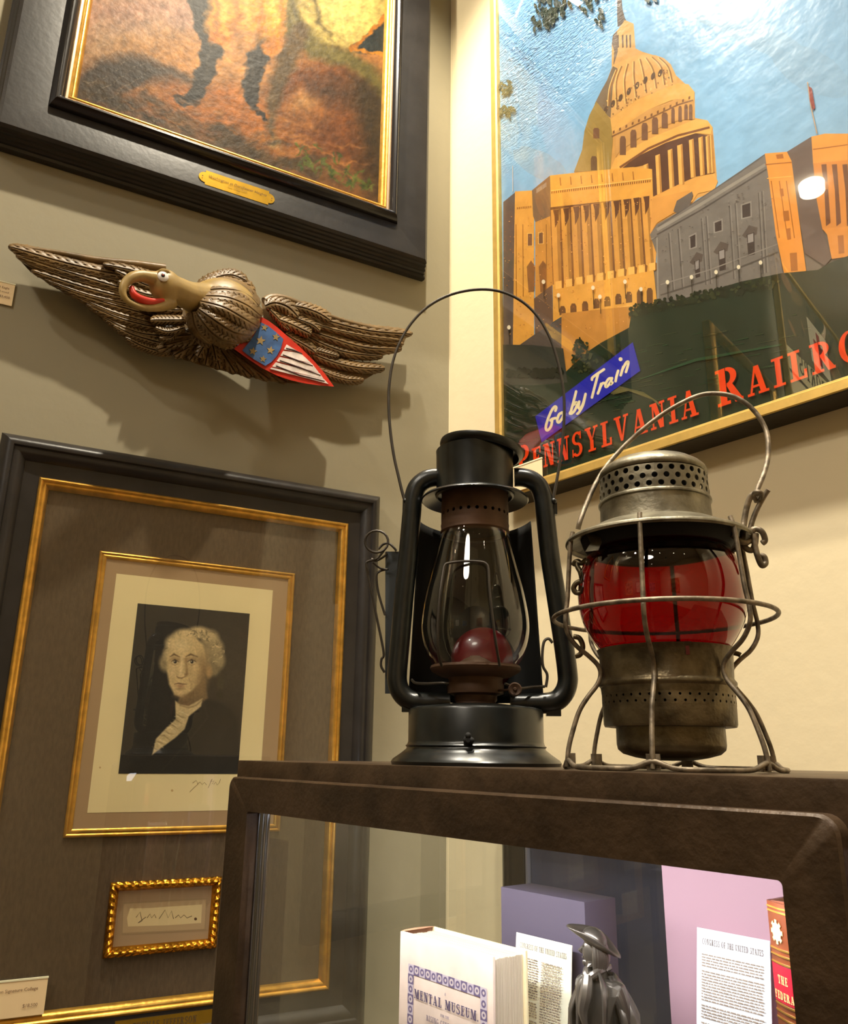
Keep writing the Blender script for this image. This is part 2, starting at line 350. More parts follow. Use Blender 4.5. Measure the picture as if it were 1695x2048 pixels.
# ------------------------------------------------------------------ flat art: coloured shapes on a picture plane, hairline layers
class Art:
    # every shape lies a couple of microns above the one drawn before it, like real ink and paint
    def __init__(s, place, tr=None, step=.00004):
        s.mb = MB(); s.place = place; s.tr = tr; s.k = 0; s.n = 0; s.hold = False; s.step = .00004     # place(s, z, lift) -> point; tr(x, y) -> (s, z)
    def up(s): s.k += 1
    def poly(s, pts, col, raw=False, mat=0):
        q = [tuple(p[:2]) if (raw or s.tr is None) else s.tr(*p[:2]) for p in pts]
        cols = [lin(c) for c in col] if hasattr(col[0], '__len__') else [lin(col)] * len(q)
        if not s.hold: s.n += 1
        vs = [s.place(a, b, s.k * s.step + s.n * 2.2e-6) for a, b in q]
        if len(q) <= 4 and not hasattr(col[0], '__len__') and len(q) < 4: fs = [tuple(range(len(q)))]
        else: fs = [tuple(t) for t in tessellate_polygon([[Vector((a, b, 0)) for a, b in q]])]
        s.mb.add(vs, fs, mat, cols)
    def line(s, pts, w, col, raw=False, taper=None):
        """stroke of width w (in the input units)"""
        n = len(pts); Lp = []; Rp = []
        for i in range(n):
            a = pts[max(i - 1, 0)]; b = pts[min(i + 1, n - 1)]; dx, dy = b[0] - a[0], b[1] - a[1]; l = math.hypot(dx, dy) or 1
            ww = (w[i] if hasattr(w, '__len__') else w) / 2
            Lp.append((pts[i][0] - dy / l * ww, pts[i][1] + dx / l * ww)); Rp.append((pts[i][0] + dy / l * ww, pts[i][1] - dx / l * ww))
        s.n += 1; h = s.hold; s.hold = True
        for i in range(n - 1): s.poly([Lp[i], Lp[i + 1], Rp[i + 1], Rp[i]], col, raw)
        s.hold = h
    def ell(s, cx, cy, rx, ry, col, raw=False, n=20, rot=0, jag=0):
        c, si = math.cos(rot), math.sin(rot); P = []
        for k in range(n):
            a = 2 * math.pi * k / n; j = 1 + random.uniform(-jag, jag); x = rx * math.cos(a) * j; y = ry * math.sin(a) * j
            P.append((cx + x * c - y * si, cy + x * si + y * c))
        s.poly(P, col, raw)
    def grad(s, fn, nu, nv, colfn, raw=False):
        """grid of colours: fn(u, v) -> input coords, colfn(u, v) -> colour"""
        vs = []; cs = []; fs = []
        for i in range(nu + 1):
            for j in range(nv + 1):
                p = fn(i / nu, j / nv); q = p if (raw or s.tr is None) else s.tr(*p)
                vs.append(s.place(q[0], q[1], s.k * s.step + s.n * 2.2e-6)); cs.append(lin(colfn(i / nu, j / nv)))
        for i in range(nu):
            for j in range(nv): fs.append((i * (nv + 1) + j, (i + 1) * (nv + 1) + j, (i + 1) * (nv + 1) + j + 1, i * (nv + 1) + j + 1))
        s.mb.add(vs, fs, 0, cs)
    def text(s, polys, org, ex, ey, col, raw=False):
        for p in polys: s.poly([(org[0] + ex[0] * a + ey[0] * b, org[1] + ex[1] * a + ey[1] * b) for a, b in p], col, raw)
def mixc(a, b, t): t = max(0, min(1, t)); return tuple(a[i] + (b[i] - a[i]) * t for i in range(3))

def frame_mesh(mb, W, s0, s1, z0, z1, prof, mat=0):
    """mitred picture-frame moulding: prof = [(inset, depth)], W(s, z, d) -> point"""
    def c(i, ins, d): return W(*[(s0 + ins, z0 + ins), (s1 - ins, z0 + ins), (s1 - ins, z1 - ins), (s0 + ins, z1 - ins)][i % 4], d)
    for i in range(4):
        vs = []; fs = []
        for (a, d) in prof: vs += [c(i, a, d), c(i + 1, a, d)]
        for k in range(len(prof) - 1): fs.append((2 * k, 2 * k + 1, 2 * k + 3, 2 * k + 2))
        mb.add(vs, fs, mat, None, False)
def roundp(a0, d0, a1, d1, h, n=7):
    """convex bead between two profile points"""
    return [(a0 + (a1 - a0) * k / n, d0 + (d1 - d0) * k / n + h * math.sin(math.pi * k / n)) for k in range(n + 1)]
def panel(mb, W, s0, s1, z0, z1, d0, d1, mat=0):
    vs = [W(s, z, d) for d in (d0, d1) for s, z in ((s0, z0), (s1, z0), (s1, z1), (s0, z1))]
    mb.add(vs, [(3, 2, 1, 0), (4, 5, 6, 7), (0, 1, 5, 4), (1, 2, 6, 5), (2, 3, 7, 6), (3, 0, 4, 7)], mat)

# ------------------------------------------------------------------ painted pictures: a fine grid of colour on the canvas, brushed on with soft shapes
class Brush:
    def __init__(b, W, d, s0, s1, z0, z1, cell, seed=0):
        """W(s, z, depth) is the picture plane; brush coordinates are those of the measured views"""
        b.nx, b.nz = int((s1 - s0) / cell) + 1, int((z1 - z0) / cell) + 1
        ss, zz = np.meshgrid(np.linspace(s0, s1, b.nx), np.linspace(z0, z1, b.nz), indexing='ij')
        o = np.array(W(0, 0, d)); du = np.array(W(1, 0, d)) - o; dv = np.array(W(0, 1, d)) - o
        b.P = o + ss[..., None] * du + zz[..., None] * dv
        q = b.P - np.array(EYE); zc = q @ np.array(F2)
        b.x = CX + FPX * (q @ np.array(R2)) / zc; b.y = CY + FPX * (q @ np.array(D2)) / zc
        b.rs = np.random.RandomState(seed); b.c = np.zeros((b.nx, b.nz, 3)); b.x0, b.y0 = b.x.copy(), b.y.copy()
        b.rnd = [b.rs.uniform(0, 6.28, 8) for k in range(8)]
    def noise(b, sc, k=0, octv=3):
        out = 0; a = 1
        for o in range(octv):
            r = b.rnd[(k + o) % 8]; f = 2 ** o / sc
            out = out + a * (np.sin(b.x0 * f + r[0] + 1.7 * np.sin(b.y0 * f * .8 + r[1])) * np.sin(b.y0 * f * 1.1 + r[2] + 1.5 * np.sin(b.x0 * f * .7 + r[3]))); a *= .55
        return out
    def warp(b, amt, sc): b.x = b.x0 + amt * b.noise(sc, 1); b.y = b.y0 + amt * b.noise(sc, 4)
    def blend(b, a, col):
        a = np.clip(a, 0, 1)[..., None]; b.c = b.c * (1 - a) + np.array(col, float) * a
    def fill(b, col): b.c[:] = col
    def ell(b, cx, cy, rx, ry, col, soft=.3, alpha=1, rot=0):
        c, s = math.cos(rot), math.sin(rot); dx, dy = b.x - cx, b.y - cy
        r = np.hypot((dx * c + dy * s) / rx, (-dx * s + dy * c) / ry); b.blend(alpha * (1 + soft - r) / (2 * soft), col)
    def poly(b, pts, col, soft=2, alpha=1):
        n = len(pts); ins = np.zeros(b.x.shape, bool); dist = np.full(b.x.shape, 1e9)
        for i in range(n):
            (x1, y1), (x2, y2) = pts[i], pts[(i + 1) % n]
            if y1 != y2: ins ^= ((b.y < y1) != (b.y < y2)) & (b.x < (x2 - x1) * (b.y - y1) / (y2 - y1) + x1)
            L2 = (x2 - x1) ** 2 + (y2 - y1) ** 2 or 1; t = np.clip(((b.x - x1) * (x2 - x1) + (b.y - y1) * (y2 - y1)) / L2, 0, 1)
            dist = np.minimum(dist, np.hypot(b.x - x1 - t * (x2 - x1), b.y - y1 - t * (y2 - y1)))
        b.blend(alpha * (.5 + np.where(ins, dist, -dist) / soft), col)
    def stroke(b, pts, w, col, soft=1.2, alpha=1):
        ws = w if hasattr(w, '__len__') else [w] * len(pts); best = np.full(b.x.shape, -1e9)
        for i in range(len(pts) - 1):
            (x1, y1), (x2, y2) = pts[i], pts[i + 1]; L2 = (x2 - x1) ** 2 + (y2 - y1) ** 2 or 1
            t = np.clip(((b.x - x1) * (x2 - x1) + (b.y - y1) * (y2 - y1)) / L2, 0, 1)
            best = np.maximum(best, (ws[i] + (ws[i + 1] - ws[i]) * t) / 2 - np.hypot(b.x - x1 - t * (x2 - x1), b.y - y1 - t * (y2 - y1)))
        b.blend(alpha * (.5 + best / soft), col)
    def build(b, name, mat, parent):
        v = np.clip(b.c, 0, 255) / 255; v = np.where(v <= .04045, v / 12.92, ((v + .055) / 1.055) ** 2.4)
        me = bpy.data.meshes.new(name); co = (b.P - np.array(ORG[parent.name])).reshape(-1, 3)
        i = (np.arange(b.nx - 1)[:, None] * b.nz + np.arange(b.nz - 1)[None]).ravel()
        F = np.stack([i, i + b.nz, i + b.nz + 1, i + 1], 1).astype(np.int32)
        me.vertices.add(len(co)); me.vertices.foreach_set('co', co.astype(np.float32).ravel())
        me.loops.add(F.size); me.loops.foreach_set('vertex_index', F.ravel())
        me.polygons.add(len(F)); me.polygons.foreach_set('loop_start', np.arange(0, F.size, 4, dtype=np.int32))
        me.update(calc_edges=True); me.validate(); me.materials.append(mat)
        ca = me.color_attributes.new('paint', 'FLOAT_COLOR', 'POINT')
        ca.data.foreach_set('color', np.concatenate([v.reshape(-1, 3), np.ones((len(co), 1))], 1).astype(np.float32).ravel())
        o = bpy.data.objects.new(name, me); S.collection.objects.link(o); o.parent = parent; ORG[o.name] = ORG[parent.name]; return o

# ================================================================== THE SETTING
def quadbox(name, mat, pts, thick_dir, label=None):
    mb = MB(); t = Vector(thick_dir); a = [Vector(p) for p in pts]; b = [p + t for p in a]; n = len(a)
    mb.add(a + b, [tuple(range(n)), tuple(range(2 * n - 1, n - 1, -1))] + [(i, i + n, (i + 1) % n + n, (i + 1) % n) for i in range(n)])
    return mb.build(name, mat, kind='structure', label=label)
CEIL = 4.15
LE = C0 - LD * 5.6
A_ = C0; B_ = Vector((3.2, WALLY, 0)); C_ = Vector((3.2, LE.y, 0)); D_ = LE
up = Vector((0, 0, CEIL))
quadbox('wall_left', M['wall_taupe'], [D_, A_, A_ + up, D_ + up], -NR * .1)
quadbox('wall_right', M['wall_cream'], [A_, B_, B_ + up, A_ + up], (0, .1, 0))
quadbox('wall_side', M['wall_cream'], [B_, C_, C_ + up, B_ + up], (.1, 0, 0))
quadbox('wall_back', M['wall_taupe'], [C_, D_, D_ + up, C_ + up], (0, -.1, 0))
quadbox('floor', M['floor'], [A_, D_, C_, B_], (0, 0, -.1))
quadbox('ceiling', M['ceiling'], [A_ + up, B_ + up, C_ + up, D_ + up], (0, 0, .1))
for nm, p, q, nrm in (('baseboard_left', D_, A_, NR), ('baseboard_right', A_, B_, Vector((0, -1, 0)))):
    mb = MB(); d = (q - p).normalized(); a = p + d * .02 + nrm * .001; L_ = (q - p).length - .06
    mb.box((0, 0, 0), (L_, .016, .14), 0, (d, nrm, Vector((0, 0, 1))), a)
    mb.build(nm, M['black_wood'], kind='structure')

# ================================================================== big gilt-and-black framed painting on the left wall
s0, s1, z0, z1 = -.975, -.073, 2.597, 3.62
root = thing('framed_painting', LW((s0 + s1) / 2, z0, 0), 'large oil painting in a wide black frame, high on the grey-green wall', 'painting')
mb = MB()
prof = [(.001, .001), (0, .010), (.001, .016), (.006, .018), (.006, .024), (.009, .027), (.009, .033), (.013, .036), (.013, .043), (.016, .046), (.016, .052), (.022, .056), (.026, .056), (.092, .050)]
frame_mesh(mb, LW, s0, s1, z0, z1, prof, 0)
frame_mesh(mb, LW, s0, s1, z0, z1, [(.092, .050)] + roundp(.092, .052, .116, .058, .014, 8), 1)
frame_mesh(mb, LW, s0, s1, z0, z1, [(.116, .058), (.117, .055), (.121, .054)], 2)
mb.build('frame', [M['black_wood'], M['black_gloss'], M['silver_line']], root, sharp=30)
mb = MB(); frame_mesh(mb, LW, s0, s1, z0, z1, [(.121, .054)] + roundp(.121, .054, .128, .050, .003, 5) + roundp(.128, .050, .136, .040, .003, 5), 0)
mb.build('gilt_slip', M['gold'], root, label='bright gilt inner slip')

def LWp(lift0):
    return lambda s, z, l: LW(s, z, lift0 + l)
# canvas: a loosely painted stand-in (tree trunks, ochre ground, pale rounded hill, dark plants)
random.seed(3)
W0, W1, Z0c, Z1c = s0 + .13, s1 - .13, z0 + .13, z1 - .13
b = Brush(LW, .040, W0, W1, Z0c, Z1c, .0021, 4)
b.fill((150, 100, 52))
g = np.clip((b.y0 - (b.x0 - 150) * .30) / 190, 0, 1)                      # 0 far up, 1 along the foreground
b.c = b.c * (.78 + .30 * (1 - g[..., None]))
b.warp(9, 34)
b.poly([(140, -300), (420, -300), (430, 60), (330, 120), (150, 130)], (196, 158, 122), 70, .8)
b.poly([(150, -20), (420, -20), (400, 90), (300, 60), (160, 60)], (186, 138, 120), 60, .6)
b.poly([(250, 90), (470, 60), (560, 140), (480, 190), (330, 150)], (214, 150, 84), 60, .85)
b.poly([(150, 170), (200, 122), (270, 116), (330, 138), (390, 150), (370, 172), (300, 172), (240, 196), (150, 200)], (70, 58, 46), 22, .9)
b.poly([(230, 205), (330, 165), (450, 168), (560, 205), (640, 300), (560, 320), (470, 280), (360, 246)], (186, 112, 46), 30, .9)
b.poly([(535, 180), (590, 120), (700, 128), (780, 190), (780, 340), (640, 335), (560, 290)], (118, 68, 30), 34, .95)
b.ell(600, 215, 42, 34, (176, 116, 58), .6, .9); b.ell(606, 205, 18, 20, (200, 146, 88), .7, .8); b.ell(660, 180, 44, 26, (62, 44, 28), .6, .7, .3)
b.poly([(700, 150), (790, 150), (790, 420), (735, 390), (715, 260)], (60, 46, 26), 40, .85)
b.warp(4, 16)
b.poly([(556, -300), (800, -300), (790, 40), (742, 78), (700, 100), (650, 88), (600, 70), (566, 30)], (186, 160, 84), 8)
b.ell(690, 10, 60, 74, (214, 190, 108), .5, .9, .3); b.stroke([(640, -60), (632, 10), (642, 52), (668, 84)], [8, 9, 8, 3], (120, 104, 54), 7)
b.stroke([(545, -60), (575, 40), (630, 96), (700, 118), (770, 176)], [70, 52, 38, 30, 26], (104, 92, 44), 16)
b.stroke([(560, -20), (600, 70), (680, 112)], 8, (140, 124, 66), 10, .7); b.stroke([(600, 60), (570, 130), (548, 190), (540, 246), (550, 284)], [34, 44, 28, 18, 16], (96, 74, 40), 14)
b.ell(547, 288, 13, 9, (206, 176, 122), .5)
b.poly([(700, 100), (790, 20), (790, 110), (736, 106)], (38, 44, 42), 5)
b.warp(2.5, 7)
b.stroke([(702, 100), (736, 70), (790, 12)], 8, (176, 108, 30), 3); b.stroke([(700, 98), (745, 106), (790, 110)], 7, (190, 120, 34), 3)
b.warp(5, 13)
b.stroke([(404, -40), (408, 40), (424, 82), (418, 122), (402, 165), (392, 196)], [60, 52, 46, 38, 28, 30], (50, 46, 40), 6)
b.stroke([(398, 196), (372, 200), (352, 197)], [22, 20, 10], (40, 36, 32), 4); b.stroke([(524, 60), (514, 120), (504, 170), (498, 208)], [44, 40, 32, 22], (48, 44, 38), 6)
b.stroke([(498, 206), (512, 224), (528, 238)], [20, 15, 9], (40, 36, 32), 4); b.stroke([(422, 10), (430, 70), (410, 150)], 5, (92, 86, 74), 6, .6); b.stroke([(508, 110), (500, 160)], 5, (88, 80, 70), 6, .6)
for (x, y, rx, ry, c, r) in [(450, 20, 36, 66, (228, 154, 44), .2), (500, 20, 34, 60, (222, 150, 50), -.2), (545, 20, 26, 74, (230, 152, 42), 0), (440, 76, 22, 14, (206, 124, 34), .3), (545, 94, 22, 16, (206, 126, 36), .3), (492, 78, 26, 22, (196, 136, 72), .1)]: b.ell(x, y, rx, ry, c, .22, .95, r)
for (x, y, w) in [(470, 40, 12), (520, 30, 10), (432, 50, 8), (560, 50, 8)]: b.stroke([(x, y - 60), (x + 4, y), (x - 4, y + 34)], w, (168, 98, 34), 12, .6)
for (x, y, w) in [(446, 10, 9), (548, 20, 8), (494, 20, 7)]: b.stroke([(x, y - 60), (x, y), (x + 3, y + 26)], w, (250, 196, 96), 12, .7)
for k in range(120):
    x = random.uniform(155, 640); yb = 190 + (x - 150) * .356; y = yb - abs(random.gauss(0, 22)) - 3
    b.ell(x, y, random.uniform(8, 26), random.uniform(3, 9), mixc((58, 46, 28), (96, 74, 40), random.random()), .8, .6, random.uniform(-.1, .5))
for k in range(46):
    x = random.uniform(240, 700); y = 150 + (x - 240) * .25 + random.uniform(0, 80); b.ell(x, y, random.uniform(12, 40), random.uniform(2, 5), mixc((206, 140, 70), (140, 84, 38), random.random()), .8, .5, random.uniform(0, .45))
for k in range(60):
    x = random.uniform(590, 752); yb = 190 + (x - 150) * .356; y = yb - random.uniform(4, 60) * math.exp(-((x - 650) / 80) ** 2) - 6; a = random.uniform(-2.6, -.5); l = random.uniform(12, 30)
    b.stroke([(x, y), (x + l * .6 * math.cos(a), y + l * .6 * math.sin(a)), (x + l * math.cos(a) * 1.1, y + l * .7 * math.sin(a))], [2, 5, 1], mixc((112, 118, 44), (62, 78, 30), random.random()), 2.5, .85)
b.c *= (1 + .10 * b.noise(9, 2) + .06 * b.noise(3.4, 5, 2))[..., None]
# fine cracks in the old paint, denser to the left
cr = np.abs(np.sin((b.x0 * .5 + b.y0 * .9 + 7 * b.noise(26, 3)) / 7.5)); b.blend((1 - cr * 9) * .35 * np.clip(1.2 - (b.x0 - 150) / 420, .15, 1), (226, 206, 176))
b.build('canvas', M['oil'], root)

# engraved brass title plate on the frame
mb = MB()
def PLQ(x, y): return LP(x, y, .056)
a, b, c, d = PLQ(413, 341), PLQ(537.5, 383), PLQ(536, 411), PLQ(408, 369)
sx0, sx1 = (a[0] + d[0]) / 2, (b[0] + c[0]) / 2; zz0, zz1 = (c[1] + d[1]) / 2 + .001, (a[1] + b[1]) / 2
zm = (zz0 + zz1) / 2; hh = (zz1 - zz0) / 2
outl = [(sx0, zz0), (sx1, zz0), (sx1, zm - hh * .72)] + [(sx1 + .013 * math.cos(t), zm + hh * .72 * math.sin(t)) for t in [math.pi * (k / 8 - .5) for k in range(9)]] + [(sx1, zz1), (sx0, zz1), (sx0, zm + hh * .72)] + [(sx0 - .013 * math.cos(t), zm - hh * .72 * math.sin(t)) for t in [math.pi * (k / 8 - .5) for k in range(9)]]
n = len(outl)
for lo, hi in ((.0535, .0565),):
    vs = [LW(s, z, lo) for s, z in outl] + [LW(s, z, hi) for s, z in outl]
    tri = [tuple(t) for t in tessellate_polygon([[Vector((p[0], p[1], 0)) for p in outl]])]
    mb.add(vs, [tuple(i + n for i in t) for t in tri] + [(i, (i + 1) % n, (i + 1) % n + n, i + n) for i in range(n)])
pl = mb.build('title_plate', M['brass'], root, label='small brass plate with engraved script')
t1 = Art(LWp(.0567), None)
for txt, cz, h in (('Washington at Dorchester Heights', zz1 - .0105, .0085), ('after Gilbert Stuart', zz1 - .019, .005), ('1806', zz1 - .025, .004)):
    P, w = font_polys(txt); sc = h; tw = w * sc
    cxs = (sx0 + sx1) / 2
    if tw > (sx1 - sx0) * .92: sc2 = (sx1 - sx0) * .92 / w
    else: sc2 = sc
    t1.text(P, (cxs - w * sc2 / 2, cz - h * .5), (sc2, 0), (sc2 * .18, sc), (92, 62, 20), raw=True)
for sx in (sx0 - .006, sx1 + .006): t1.ell(sx, zm, .0013, .0013, (60, 40, 16), raw=True, n=10)
o = t1.mb.build('engraving', M['paint'], root)

# added brass lamp off the top rail, out of view, making the poster glare
pc = LW(-.39, 3.69, .155)
mb = MB(); mb.tube(smooth_path([LW(-.39, 3.60, .020), LW(-.39, 3.66, .03), LW(-.39, 3.72, .08), LW(-.39, 3.71, .15)], 6), .006, 10); arm = mb.build('added_glare_lamp', M['brass'], root, label='added brass lamp over the painting, for the poster glare')
mb = MB(); mb.tube([LW(-.53, 3.70, .155), LW(-.25, 3.70, .155)], .018, 20); mb.build('glare_lamp_hood', M['brass'], arm)
# ================================================================== framed portrait print with signature
s0, s1, z0, z1 = -.868, -.177, 1.100, 2.052
root = thing('framed_portrait', LW((s0 + s1) / 2, z0, 0), 'framed portrait print with a small signature below it, left of the glass case', 'picture')
mb = MB()
frame_mesh(mb, LW, s0, s1, z0, z1, [(0, .001), (0, .030)] + roundp(0, .030, .020, .044, .006, 6) + [(.021, .042)] + roundp(.022, .040, .040, .030, .004, 5) + [(.041, .028), (.066, .026)], 0)
mb.build('frame', M['black_wood'], root, sharp=25)
mb = MB(); frame_mesh(mb, LW, s0, s1, z0, z1, [(.066, .024)] + roundp(.066, .029, .073, .028, .003, 5) + roundp(.073, .027, .083, .018, .003, 5), 0)
mb.build('gilt_slip', M['gold'], root, label='gilt inner slip')
mb = MB(); panel(mb, LW, s0 + .06, s1 - .06, z0 + .06, z1 - .06, .012, .0165); mb.build('linen_mat', M['linen'], root)
# inner fillet and window mat
si0, si1, zi0, zi1 = -.6925, -.3440, 1.4195, 1.8755
mb = MB(); frame_mesh(mb, LW, si0, si1, zi0, zi1, [(0, .0166), (0, .020)] + roundp(0, .0200, .005, .0200, .0018, 4) + roundp(.005, .0195, .012, .0185, .0018, 4) + [(.012, .0172)], 0)
mb.build('inner_fillet', M['gold'], root, label='thin gilt fillet round the print')
mb = MB(); panel(mb, LW, si0 + .008, si1 - .008, zi0 + .008, zi1 - .008, .0150, .0174); mb.build('window_mat', M['mat_taupe'], root)
ss0, ss1, sz0, sz1 = -.6615, -.3845, 1.4550, 1.8395
mb = MB(); panel(mb, LW, ss0, ss1, sz0, sz1, .0170, .0178); mb.build('print_sheet', M['paper'], root)
b = Brush(LW, .0182, -.6215, -.4250, 1.5140, 1.7920, .0007, 9)
def Pc(x, y): return (x * 800 / 1695, 840 + y * 720 / 1526)
K = 800 / 1695
E_ = lambda x, y, rx, ry, c, soft=.35, al=1, rot=0: b.ell(*Pc(x, y), rx * K, ry * K, c, soft, al, rot)
PL = lambda pts, c, soft=2, al=1: b.poly([Pc(*p) for p in pts], c, soft, al)
ST = lambda pts, w, c, soft=1.2, al=1: b.stroke([Pc(*p) for p in pts], [q * K for q in w] if hasattr(w, '__len__') else w * K, c, soft, al)
b.fill((46, 41, 37)); E_(1010, 1080, 130, 260, (76, 66, 54), .8, .8); E_(560, 1000, 80, 300, (36, 33, 31), .8, .7)
# an elderly sitter: loose pale hair, plain face, white stock, dark coat
PL([(520, 1520), (560, 1450), (640, 1418), (700, 1330), (742, 1215), (870, 1180), (950, 1205), (1004, 1262), (1024, 1520)], (38, 34, 31), 8)
E_(930, 1330, 50, 110, (52, 46, 40), .8, .7, .3)
for (x, y, rx, ry, v) in [(700, 1030, 26, 36, .72), (712, 990, 22, 30, .85), (738, 945, 36, 34, .92), (780, 912, 44, 26, 1), (840, 900, 44, 24, .98), (890, 925, 36, 34, .9), (915, 970, 32, 40, .82), (925, 1020, 28, 36, .76), (905, 1060, 26, 26, .6), (870, 1000, 34, 60, .72), (934, 1110, 16, 34, .34), (930, 1165, 14, 22, .26)]:
    E_(x, y, rx, ry, (222 * v, 196 * v, 148 * v), .35)
for k in range(130):
    a = random.uniform(2.7, 6.9); rr = random.uniform(.72, 1.06); x = 822 + 112 * rr * math.cos(a); y = 985 + 92 * rr * math.sin(a); v = random.choice([1.05, .9, .62, .5])
    if 735 < x < 850 and y > 950: continue
    t0 = random.uniform(0, 6); r_ = random.uniform(9, 17); ST([(x + r_ * math.cos(t0 + q), y + r_ * .8 * math.sin(t0 + q)) for q in (0, .7, 1.4, 2.1)], [1, 4, 4, 1], (226 * v, 200 * v, 152 * v), 1.3, .7)
SK = (216, 188, 138)
PL([(760, 1176), (806, 1150), (868, 1100), (880, 1180), (806, 1232), (744, 1212)], (128, 104, 74), 5)
PL([(714, 968), (728, 930), (770, 910), (826, 918), (862, 955), (872, 1010), (868, 1066), (850, 1112), (812, 1150), (770, 1176), (738, 1164), (716, 1120), (706, 1060), (706, 1010)], SK, 5)
E_(764, 952, 44, 30, (232, 208, 160), .7, .8); E_(862, 1060, 22, 66, (146, 118, 82), .7, .85); E_(846, 1118, 26, 34, (150, 122, 86), .8, .7); E_(776, 1168, 34, 12, (150, 122, 86), .7, .7)
E_(732, 1062, 14, 24, (228, 200, 152), .8, .7); E_(810, 1070, 24, 24, (206, 176, 128), .8, .7); E_(886, 1066, 13, 26, (178, 144, 100), .4)
for x, w in ((741, 20), (812, 25)):
    E_(x, 1018, w, 12, (158, 128, 92), .7, .9); ST([(x - w, 1003), (x - 4, 993), (x + w, 1004)], [3, 8, 3], (112, 88, 62), 2.2, .9)
    E_(x, 1026, w * .62, 7, (214, 194, 152), .3); E_(x + 1, 1025, 6.5, 6.8, (44, 36, 30), .3); E_(x - 1, 1023, 1.8, 1.8, (236, 226, 200), .4)
    ST([(x - w * .7, 1024), (x, 1015), (x + w * .75, 1025)], [1.5, 3.2, 1.8], (66, 50, 38), 1.4); ST([(x - w * .6, 1036), (x, 1040), (x + w * .6, 1034)], [1, 2.4, 1], (150, 118, 84), 2, .8)
ST([(786, 1012), (790, 1050), (792, 1076)], [5, 8, 10], (156, 126, 88), 4, .8); ST([(770, 1000), (768, 1044), (764, 1072)], [8, 10, 12], (236, 212, 166), 5, .8)
E_(766, 1082, 17, 10, (222, 194, 146), .5); ST([(748, 1086), (756, 1093), (770, 1094), (784, 1088)], [2, 4, 4, 2], (110, 82, 58), 2, .9); E_(788, 1080, 7, 7, (150, 120, 84), .6, .8)
ST([(738, 1120), (756, 1116), (770, 1119), (790, 1120)], [2, 4, 4, 2], (104, 72, 54), 1.6); E_(764, 1128, 20, 6, (184, 142, 108), .6, .8); E_(764, 1140, 16, 5, (150, 120, 86), .7, .7); E_(766, 1156, 20, 11, (222, 192, 144), .7, .7)
ST([(800, 1096), (812, 1120), (806, 1140)], [2, 4, 2], (160, 130, 92), 4, .6)
PL([(742, 1190), (762, 1206), (800, 1212), (858, 1180), (852, 1214), (800, 1256), (782, 1310), (744, 1346), (700, 1378), (644, 1420), (660, 1352), (700, 1310), (744, 1268)], (214, 190, 144), 3)
for k in range(14):
    t = k / 13; x = 778 - 112 * t; y = 1240 + 150 * t; ST([(x - 22, y - 6), (x - 4, y + 8 * math.sin(k * 2)), (x + 18, y + 12)], [1, 5, 1], (148, 124, 88) if k % 2 else (240, 222, 178), 2, .8)
ST([(858, 1184), (830, 1210), (800, 1220), (762, 1210)], [2, 5, 5, 2], (140, 116, 82), 3, .8); ST([(860, 1190), (880, 1260), (800, 1360), (690, 1480)], [3, 5, 5, 3], (60, 53, 46), 4, .8)
b.c *= (1 + .05 * b.noise(2.2, 2, 2) + .03 * b.noise(9, 5, 2))[..., None]
b.build('portrait_print', M['paint'], root)
art = Art(LWp(.0180), lambda x, y: LP(x, y, .018))
# pencil autograph under the print
for seg in ([(385, 1566), (392, 1561), (396, 1568), (388, 1575), (379, 1584)], [(394, 1568), (400, 1564), (404, 1569), (409, 1565), (413, 1570)], [(416, 1576), (424, 1558), (420, 1563), (428, 1562), (424, 1568)], [(427, 1569), (431, 1564), (434, 1570), (438, 1566), (441, 1558)]):
    art.line(seg, .9, (150, 122, 88))
for p in [(344, 1581, 2.6), (200, 1535, 2.0)]: art.ell(p[0], p[1], p[2], p[2], (214, 180, 128), n=12)
art.mb.build('pencil_autograph', M['paint'], root)
# hammered little frame with the cut signature
q0, q1, r0, r1 = -.6145, -.4400, 1.2455, 1.3520
mb = MB()
def hammer(s, z, d):
    k = .0012 * math.sin(s * 420) + .0012 * math.sin(z * 420 + 1) if d > .021 else 0
    return LW(s, z, d + k)
nseg = 46
def hm(sa, sb, za, zb, horiz, flip):
    pr_ = [(0, .0168), (0, .022)] + roundp(0, .022, .013, .0205, .006, 8) + [(.014, .0175)]
    L_ = (sb - sa) if horiz else (zb - za); N_ = max(6, int(L_ / .003))
    def fn(i, j):
        ins, d = pr_[j]; t = i / N_
        wob = .0016 * math.sin(t * L_ * 520) * (1 if 2 < j < 10 else 0)
        if horiz: s = sa + ins + (L_ - 2 * ins) * t; z = (zb - ins) if flip else (za + ins)
        else: z = za + ins + (L_ - 2 * ins) * t; s = (sb - ins) if flip else (sa + ins)
        return LW(s, z, d + wob)
    mb.grid(fn, N_ + 1, len(pr_), 0, True)
hm(q0, q1, r0, r1, True, False); hm(q0, q1, r0, r1, True, True); hm(q0, q1, r0, r1, False, False); hm(q0, q1, r0, r1, False, True)
mb.build('signature_frame', M['gold_rough'], root, label='little hammered gilt frame')
mb = MB(); panel(mb, LW, q0 + .012, q1 - .012, r0 + .012, r1 - .012, .0160, .0172); sm = mb.build('signature_mat', M['mat_taupe'], root)
art = Art(LWp(.0174), lambda x, y: LP(x, y, .018), step=.0002)
art.poly([(245, 1805), (414, 1796), (411, 1861), (243, 1870)], (168, 140, 104)); art.up()
art.poly([(247, 1808), (412, 1799), (409, 1858), (245, 1866)], (190, 160, 120)); art.up()
art.poly([(260, 1817), (300, 1816), (404, 1809), (402, 1846), (330, 1851), (256, 1853), (254, 1836)], (226, 200, 150)); art.up()
